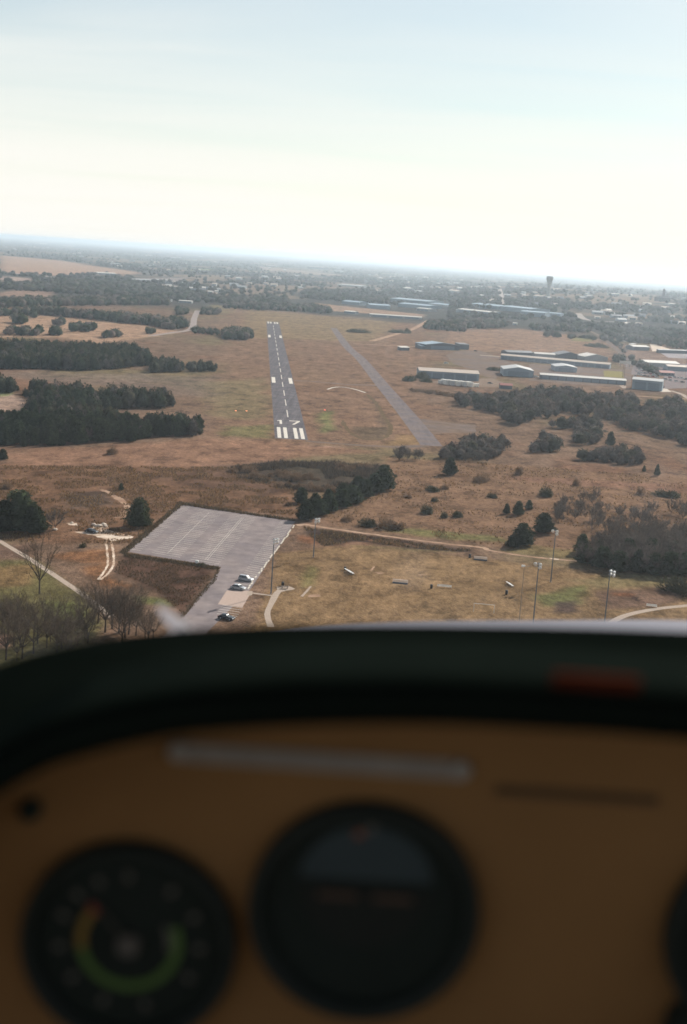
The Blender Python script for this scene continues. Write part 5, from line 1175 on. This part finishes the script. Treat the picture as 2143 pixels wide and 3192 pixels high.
def campus():
    q = PY(*px('A3', 1405, 280), 4000); x, y = q[0], 4000.0; z = float(hz(x, y)); zt = PY(*px('A3', 1412, 210), 4000)[2] - z
    hb = PY(*px('A3', 1405, 256), 4000)[2] - z
    o = thing('tower_block', 'dark stepped building with a slender tower on the town skyline', 'building', (x, y, z))
    m = pm('dark_brick', c8(74, 60, 56), .8, .08, .1)
    MB().box((0, 0, hb * .40), (44, 26, hb * .8 + 2)).build('wall', m, o); MB().box((0, 0, hb * .9), (30, 20, hb * .2)).build('upper_storey', m, o)
    MB().box((3, 2, (zt + hb) / 2 - 2), (8, 8, zt - hb), taper=.8).build('tower', m, o); MB().tube([(3, 2, zt - 3), (3, 2, zt + 2)], [3, .2], 8).build('spire', m, o)
    MB().box((0, 0, hb * .82), (45, 27, .6)).build('cornice', ROOFG, o)
    for i in range(8):
        for j in range(2):
            MB().box((-19 + i * 5.4, -13.1, hb * (.25 + .3 * j)), (2.2, .2, 2.6)).build('window', WINM, o)
campus()

# ================================================================== VEHICLES
def car_proto(name, paint, suv=False):
    o = thing(name, 'x', 'car', (0, 0, 0))
    L_, W_, H_ = 4.7, 1.82, 1.66 if suv else 1.45
    belt = .98 if suv else .92
    # body: side profile swept across the width with rounded flanks
    prof = [(-2.34, .42), (-2.30, .75), (-2.05, belt), (1.0, belt), (2.0, belt - .14), (2.30, .66), (2.35, .40), (2.28, .24), (-2.28, .24)] if not suv else [(-2.32, .42), (-2.32, .85), (-2.22, belt), (1.15, belt), (2.08, belt - .1), (2.30, .72), (2.34, .42), (2.28, .26), (-2.28, .26)]
    v, f = [], []; ys = [(-W_ / 2, .93), (-W_ / 2 * .96, 1), (W_ / 2 * .96, 1), (W_ / 2, .93)]; n = len(prof)
    for yv, s_ in ys:
        for (x, z) in prof: v.append((x * (.985 if s_ < 1 else 1), yv, .6 + (z - .6) * s_))
    for j in range(3):
        for i in range(n): f.append((j * n + i, j * n + (i + 1) % n, (j + 1) * n + (i + 1) % n, (j + 1) * n + i))
    f += [tuple(range(n)), tuple(range(3 * n, 4 * n))[::-1]]
    bevel(MB().add(v, f).build('body', paint, o, True), .07, 2)
    if suv: gh = [(-2.15, belt), (-1.95, H_ - .06), (-1.6, H_), (.1, H_), (.45, H_ - .05), (1.15, belt)]
    else: gh = [(-1.95, belt), (-1.25, H_ - .05), (-.9, H_), (.0, H_), (.35, H_ - .05), (1.15, belt)]
    v, f = [], []; n = len(gh)
    for s_ in (-1, 1):
        for (x, z) in gh: v.append((x, s_ * (W_ / 2 - .1 - .22 * (z - belt) / (H_ - belt)), z))
    f = [tuple(range(n))[::-1], tuple(range(n, 2 * n))] + [(i, i + 1, n + i + 1, n + i) for i in range(n - 1)]
    MB().add(v, f).build('window', pm('car_glass', (.015, .018, .022), .12, .02, 1, spec=.7), o)
    rt = [p for p in gh if p[1] > H_ - .07]; x0, x1 = rt[0][0] - .05, rt[-1][0] + .05
    bevel(MB().box(((x0 + x1) / 2, 0, H_ - .005), (x1 - x0, W_ - .62, .07), taper=.94).build('roof', paint, o), .03)
    for sx in (-1.42, 1.42):
        for sy in (-1, 1):
            wh = MB().tube([(sx, sy * (W_ / 2 - .22), .33), (sx, sy * (W_ / 2 + .01), .33)], [.33, .33], 16).build('wheel', pm('tyre_rubber', (.02, .02, .02), .9, .1, 5), o)
            MB().tube([(sx, sy * (W_ / 2 + .005), .33), (sx, sy * (W_ / 2 + .025), .33)], [.2, .18], 12).build('rim', pm('rim_alloy', (.45, .45, .46), .4, .05, 5), wh)
    for sy in (-1, 1):
        MB().box((2.27, sy * .66, .70), (.12, .36, .14)).build('headlight', pm('headlight_glass', (.75, .75, .72), .2, .03, 5), o)
        MB().box((-2.30, sy * .70, .82), (.1, .26, .16)).build('taillight', pm('taillight_red', (.35, .02, .02), .3, .05, 5), o)
        MB().box((.95, sy * (W_ / 2 + .05), belt + .08), (.16, .16, .12)).build('mirror', paint, o)
    return o
P_SIL = pm('silver_paint', (.46, .47, .48), .3, .03, 1, metal=.3, spec=.5)
P_WHT = pm('white_paint', (.72, .72, .70), .3, .03, 1, spec=.5)
P_BLK = pm('black_paint', (.02, .022, .026), .25, .03, 1, spec=.6)
P_BLU = pm('dark_blue_paint', (.03, .045, .09), .3, .03, 1, spec=.5)
P_RED = pm('red_paint', (.30, .04, .03), .3, .03, 1, spec=.5)
protos = {'silver_sedan': car_proto('car', P_SIL), 'white_suv': car_proto('car', P_WHT, True), 'black_sedan': car_proto('car', P_BLK), 'blue_sedan': car_proto('car', P_BLU), 'red_suv': car_proto('car', P_RED, True), 'silver_suv': car_proto('car', P_SIL, True)}
def car(kind, x, y, rz, label, group=None):
    o = copy_tree(protos[kind]); o.location = (x, y, float(hz(x, y)) + .02); o.rotation_euler = (0, 0, rz); return tag(o, label, 'car', group)
CA = angx + .02
car('silver_suv', *gp('N2', 872, 648), CA, 'silver car parked farthest up the kerb line of the car park')
car('silver_sedan', *gp('N2', 822, 704), CA, 'silver car parked between the other silver car and the concrete pad')
car('black_sedan', *gp('N2', 745, 900), CA - .03, 'black car parked below the concrete pad on the access road')
car('black_sedan', *gp('N1', 598, 545), CA, 'dark car parked on the pale sand clearing')
car('black_sedan', *gp('K1', 1040, 614), .1, 'dark car between the trailers and the red-roofed shed')
car('white_suv', *gp('K1', 562, 396), .3, 'white car alone on the grassy edge of the apron')
car('black_sedan', *gp('K1', 882, 262), .1, 'dark car right of the dark hangar')
car('white_suv', *gp('K2', 70, 495), .1, 'white car at the left end of the white-roofed hangar row')
car('silver_suv', *gp('K1', 1505, 545), .1, 'silver car beside the wide gabled hangar')
yk = list(protos)
for i, (x, y) in enumerate([(1090, 450), (1120, 455), (1150, 460), (1180, 452), (1210, 470), (1240, 478), (1270, 470), (1110, 480), (1150, 486), (1190, 492), (1230, 496), (1270, 500), (1480, 505), (1520, 512), (1560, 520), (1440, 498), (1400, 505), (1350, 520), (1400, 530), (1460, 540), (1520, 548), (1340, 415), (1500, 400), (1540, 406), (1060, 440), (1100, 425), (1150, 430), (1330, 600), (1120, 405), (1090, 470), (1050, 485)]):
    q = g('K2', x, y); car(yk[i % 6], q[0], q[1], rh.uniform(-.5, .5) + (1.57 if i % 3 == 0 else 0), 'car parked in the gravel yard across the road', 'cars in the gravel yard')
for o in protos.values():
    for ch in list(o.children_recursive): bpy.data.objects.remove(ch)
    bpy.data.objects.remove(o)
# box trailers in front of the long hangar
TRW = pm('trailer_white', c8(228, 222, 212), .6, .08, 1); TRG = pm('trailer_grey', c8(196, 192, 188), .6, .08, 1)
order = ['first', 'second', 'third', 'fourth', 'fifth', 'sixth']
for i, (x, y) in enumerate([(518, 622), (572, 630), (640, 638), (705, 644), (770, 650), (842, 656)]):
    q = g('K1', x, y); o = thing('box_trailer', f'white box trailer, {order[i]} from the bush end of the row by the long hangar', 'trailer', (q[0], q[1], 0), R(118), 'box trailers by the long hangar')
    hh = 2.6 if i == 0 else 3.8; ln = 5 if i == 0 else 8.5
    MB().box((ln / 2, 0, .55 + hh / 2), (ln, 2.4, hh)).build('box', TRW if i % 2 else TRG, o); MB().box((ln / 2, 0, .6 + hh), (ln + .1, 2.5, .12)).build('roof', TRW, o)
    for sy in (-1, 1): MB().tube([(ln * .55, sy * .95, .4), (ln * .55, sy * 1.25, .4)], [.4, .4], 12).build('wheel', MATS['tyre_rubber'], o)
    MB().box((-.8, 0, .5), (1.6, .2, .15)).build('tow_bar', WALLD, o)
q = g('K1', 885, 650); o = thing('box_trailer', 'short white trailer at the open end of the trailer row', 'trailer', (q[0], q[1], 0), R(10))
MB().box((0, 0, 1.6), (4.6, 2.6, 2.4)).build('box', TRW, o); MB().box((0, 0, 2.9), (4.7, 2.7, .12)).build('roof', TRW, o)
for sx in (-1, 1): MB().tube([(sx, -1.2, .38), (sx, -1.4, .38)], [.38, .38], 12).build('wheel', MATS['tyre_rubber'], o)

# ================================================================== SPORTS GROUND FURNITURE
POLE = pm('galvanised_pole', c8(96, 104, 110), .6, .08, 1)
WOODP = pm('weathered_pole', c8(168, 150, 130), .9, .12, 1)
LAMP = pm('white_floodlight', c8(236, 232, 226), .4, .05, 3)
def flood(f, bx, by, tx, ty, label, nl=4, rz=.6, pole=POLE, arm=True, rad=.16):
    b_ = g(f, bx, by); h = PY(*px(f, tx, ty), b_[1])[2]
    o = thing('floodlight_pole', label, 'floodlight', (b_[0], b_[1], 0), rz)
    MB().tube([(0, 0, -.3), (0, 0, h * .5), (0, 0, h)], [rad * 1.25, rad, rad * .75], 10).build('pole', pole, o)
    MB().tube([(0, 0, -.1), (0, 0, .25)], [rad * 2.2, rad * 2.0], 12).build('base', CONC, o)
    if arm:
        for zz in ((h - .25, h - 1.15) if nl > 2 else (h - .2,)):
            MB().box((.35, 0, zz), (.14, 2.0, .12)).build('crossarm', pole, o)
        for k in range(nl):
            zz = h - .15 if k < 2 else h - 1.05; yy = -.72 if k % 2 else .72
            lm = MB().tube([(.40, yy, zz), (.62, yy, zz - .1), (.95, yy, zz - .22), (1.0, yy, zz - .24)], [.14, .38, .54, .5], 12).build('floodlight', LAMP, o, True)
            MB().box((.36, yy, zz - .02), (.1, .1, .34)).build('bracket', pole, lm)
    return o, h
flood('N2', 1036, 735, 1055, 372, 'floodlight pole beside the car park kerb with two white lamp rows', 4, -.6)
flood('N2', 1312, 495, 1330, 240, 'floodlight pole at the upper left corner of the sports ground', 4, -.7)
flood('N4', 678, 762, 700, 420, 'floodlight pole at the far touchline below the round cedar', 3, -2.0)
flood('K5', 292, 960, 330, 405, 'floodlight pole in the middle of the near touchline', 3, -2.0)
flood('K5', 880, 960, 925, 475, 'floodlight pole on the near touchline by the curved path', 4, .5)
o, h = flood('K5', 178, 945, 270, 440, 'pale wooden pole with a small lamp box beside the middle floodlight', 0, .2, WOODP, False, .12)
MB().box((-.35, 0, h + .1), (1.0, .4, .5)).build('lamp_box', LAMP, o); MB().box((.8, 0, h), (2.0, .12, .14)).build('crossarm', WOODP, o)
# utility poles by the hangars
for (x, y, ty, lab) in [(925, 500, 365, 'utility pole left of the pair at the end of the hangar row'), (940, 498, 368, 'utility pole right of the pair at the end of the hangar row')]:
    b_ = g('K2', x, y); h = PY(*px('K2', x + 4, ty), b_[1])[2]; o = thing('utility_pole', lab, 'utility pole', (b_[0], b_[1], 0))
    MB().tube([(0, 0, -.3), (0, 0, h)], [.2, .14], 8).build('pole', BARK, o); MB().box((0, 0, h - .6), (2.4, .14, .16)).build('crossarm', BARK, o)
b_ = g('K2', 950, 395); o = thing('sign_board', 'white board on posts beside the road junction by the hangars', 'sign', (b_[0], b_[1], 0)); MB().box((0, 0, 5.2), (13, .3, 3.0)).build('board', ROOFW, o)
for sx in (-5, 5): MB().box((sx, .3, 2), (.4, .3, 4.4)).build('post', WALLD, o)

ALU = pm('aluminium_plank', c8(216, 214, 210), .4, .06, 3, metal=.2); GALV = pm('grey_frame', c8(92, 92, 94), .6, .08, 3); WPNT = pm('white_pipe', c8(228, 224, 216), .5, .06, 3)
def bleacher(f, x, y, rz, label, rows=3, ln=4.6, mat=ALU, cat='bleacher'):
    q = g(f, x, y); o = thing('bleacher', label, cat, (q[0], q[1], 0), rz)
    for k in range(rows):
        MB().box((0, k * .75, .45 + k * .35), (ln, .42, .08)).build('seat_plank', mat, o)
        if k: MB().box((0, k * .75 - .45, .12 + k * .35), (ln, .3, .06)).build('foot_plank', mat, o)
    for sx in (-ln * .42, 0, ln * .42):
        fr = MB(); fr.box((sx, (rows - 1) * .375, .06), (.08, rows * .75, .08)); fr.build('frame', GALV, o)
        for k in range(rows): MB().box((sx, k * .75, .22 + k * .175), (.08, .08, .42 + k * .35)).build('leg', GALV, o)
    return o
bleacher('N3', 592, 692, R(112), 'three-row white bleacher turned sideways on the sports ground', 3, 4.4)
bleacher('N4', 418, 785, R(105), 'small white bleacher beside the wooden pole', 2, 4.2)
def slab_bench(f, x, y, rz, label, ln):
    q = g(f, x, y); o = thing('player_bench', label, 'bench', (q[0], q[1], 0), rz)
    for k in range(3): MB().box((0, k * .55, .5 + k * .22), (ln, .5, .09)).build('seat_plank', ROOFT, o)
    MB().box((0, -.22, .25), (ln, .08, .5)).build('riser', WALLD, o)
    for sx in (-ln * .45, 0, ln * .45): MB().box((sx, .55, .3), (.1, 1.2, .58)).build('leg', GALV, o)
    return o
def team_bench(f, x, y, rz, label, ln=9.0, roof=True, mat=None):
    q = g(f, x, y); o = thing('player_bench', label, 'bench', (q[0], q[1], 0), rz); m = mat or ROOFG
    if roof:
        MB().box((0, .1, 1.9), (ln, 1.7, .1)).build('canopy', m, o); MB().box((0, -.75, 1.0), (ln, .08, 1.6)).build('screen', WALLG, o)
        for sx in (-ln * .48, 0, ln * .48): MB().box((sx, .7, .95), (.1, .1, 1.9)).build('post', GALV, o)
    MB().box((0, .1, .48), (ln * .94, .4, .08)).build('seat', mat or ALU, o)
    if not roof: MB().box((0, .34, .82), (ln * .94, .08, .3)).build('backrest', mat or ALU, o)
    for sx in (-ln * .42, 0, ln * .42): MB().box((sx, .1, .22), (.1, .34, .46)).build('leg', GALV, o)
    return o
slab_bench('N3', 960, 770, -.1, 'wide pale slab bench in the middle of the sports ground', 4.8)
team_bench('N3', 1292, 803, -.1, 'long white open bench right of the wide slab bench', 4.8, False, WPNT)
slab_bench('N4', 220, 620, -.1, 'wide pale slab bench near the ditch at the far touchline', 4.6)
team_bench('N4', 1335, 928, -.2, 'white bench beside the curved path', 3.4, False, WPNT)
def bin_(f, x, y, label, s_=1.0):
    q = g(f, x, y); o = thing('litter_bin', label, 'litter bin', (q[0], q[1], 0), 0, None, s_)
    MB().tube([(0, 0, .02), (0, 0, .9)], [.3, .34], 14).build('barrel', pm('dark_bin', c8(42, 44, 46), .7, .1, 4), o); MB().tube([(0, 0, .9), (0, 0, 1.0), (0, 0, 1.08)], [.36, .36, .2], 14).build('lid', MATS['dark_bin'], o)
bin_('N3', 1195, 806, 'dark litter bin left of the long white bench', 1.2); bin_('N4', 150, 604, 'dark litter bin beside the far slab bench', 1.3); bin_('N3', 545, 668, 'dark litter bin behind the sideways bleacher', 1.1); bin_('K3', 625, 1520, 'dark litter bin at the head of the pale walkway', 1.3); bin_('N4', 390, 842, 'dark bin in the grass below the small bleacher', 1.3)
q = g('K3', 665, 1568); o = thing('picnic_table', 'dark picnic table on the pale walkway head', 'table', (q[0], q[1], .02), -.1); PT = pm('brown_timber', c8(80, 64, 54), .8, .15, 4)
MB().box((0, 0, .75), (2.2, .8, .06)).build('tabletop', PT, o)
for sy in (-1, 1):
    MB().box((0, sy * .75, .45), (2.2, .28, .05)).build('seat', PT, o); MB().box((sy * .8, 0, .37), (.08, 1.5, .08)).build('crossbar', PT, o)
    for sx in (-.8, .8): MB().box((sx, sy * .35, .37), (.08, .08, .74)).build('leg', PT, o)
q = g('K5', 0, 930)
def goal(f, x0, y0, x1, y1, label):
    a, b_ = g(f, x0, y0), g(f, x1, y1); d = b_ - a; w = np.linalg.norm(d[:2]); o = thing('goal_frame', label, 'goal', (*(a + b_)[:2] / 2, 0), math.atan2(d[1], d[0]))
    for s_ in (-1, 1):
        MB().tube([(s_ * w / 2, 0, 0), (s_ * w / 2, 0, 2.44)], [.07, .07], 8).build('post', WPNT, o); MB().tube([(s_ * w / 2, 0, 2.4), (s_ * w / 2, 1.6, 0)], [.04, .04], 6).build('stay', WPNT, o)
    MB().tube([(-w / 2, 0, 2.44), (w / 2, 0, 2.44)], [.07, .07], 8).build('crossbar', WPNT, o)
goal('N4', 175, 952, 308, 964, 'white goal frame at the near end of the sports ground')
# approach light boxes and windsock-type lamps beside the runway
for f, x, y, lab, col in [('A5', 75, 380, 'glowing approach light box farther from the runway', (1, .42, .2)), ('A5', 145, 381, 'glowing approach light box nearer the runway', (1, .45, .2)), ('A5', 655, 375, 'red lamp in the grass right of the runway', (1, .2, .15))]:
    q = g(f, x, y); o = thing('runway_lamp', lab, 'lamp', (q[0], q[1], 0))
    MB().box((0, 0, .35), (1.1, .8, .5)).build('housing', pm('orange_housing', c8(190, 110, 66), .6, .1, 2), o); MB().box((0, -.47, .38), (1.0, .06, .34)).build('lens', pm('lens_%d' % int(y * 10 + x), col, .3, .02, 2, emit=1.2), o)
    for sx in (-.5, .5): MB().box((sx, 0, .05), (.1, .5, .1)).build('foot', GALV, o)
q = g('N1', 1285, 748); o = thing('utility_box', 'small white cabinet on the near edge of the car park', 'cabinet', (q[0], q[1], 0), -.3); MB().box((0, 0, .6), (1.0, .6, 1.2)).build('housing', LAMP, o); MB().box((0, 0, .05), (1.3, .9, .1)).build('plinth', CONC, o)
ROCK = pm('limestone', c8(200, 184, 168), .95, .15, 1.5)
for i, (x, y, s_) in enumerate([(612, 498, 1.0), (630, 502, .7), (650, 505, 1.1), (678, 498, 1.2), (690, 506, .8), (360, 528, .9), (470, 484, .7)]):
    q = g('N1', x, y); bm = bmesh.new(); bmesh.ops.create_icosphere(bm, subdivisions=2, radius=s_)
    for v in bm.verts: v.co *= random.uniform(.8, 1.15); v.co.z *= .6
    me = bpy.data.meshes.new('boulder'); bm.to_mesh(me); bm.free(); me.materials.append(ROCK)
    o = link('boulder', me, None, (q[0], q[1], s_ * .25)); tag(o, 'pale boulder at the edge of the sand clearing', 'boulder', 'boulders by the sand clearing')

# ================================================================== HAZE
hm = bpy.data.materials.new('haze_air'); hm.use_nodes = True; nt = hm.node_tree
for n_ in list(nt.nodes): nt.nodes.remove(n_)
ho = _n(nt, 'ShaderNodeOutputMaterial'); pv = _n(nt, 'ShaderNodeVolumePrincipled')
pv.inputs['Color'].default_value = (.76, .89, 1.0, 1); pv.inputs['Density'].default_value = 7.5e-5; pv.inputs['Anisotropy'].default_value = .45
nt.links.new(pv.outputs[0], ho.inputs['Volume'])
hb = MB().box((0, 0, 55.5), (150000, 150000, 113)).build('haze', hm); hb['kind'] = 'stuff'; hb['label'] = 'pale blue haze over the plain'
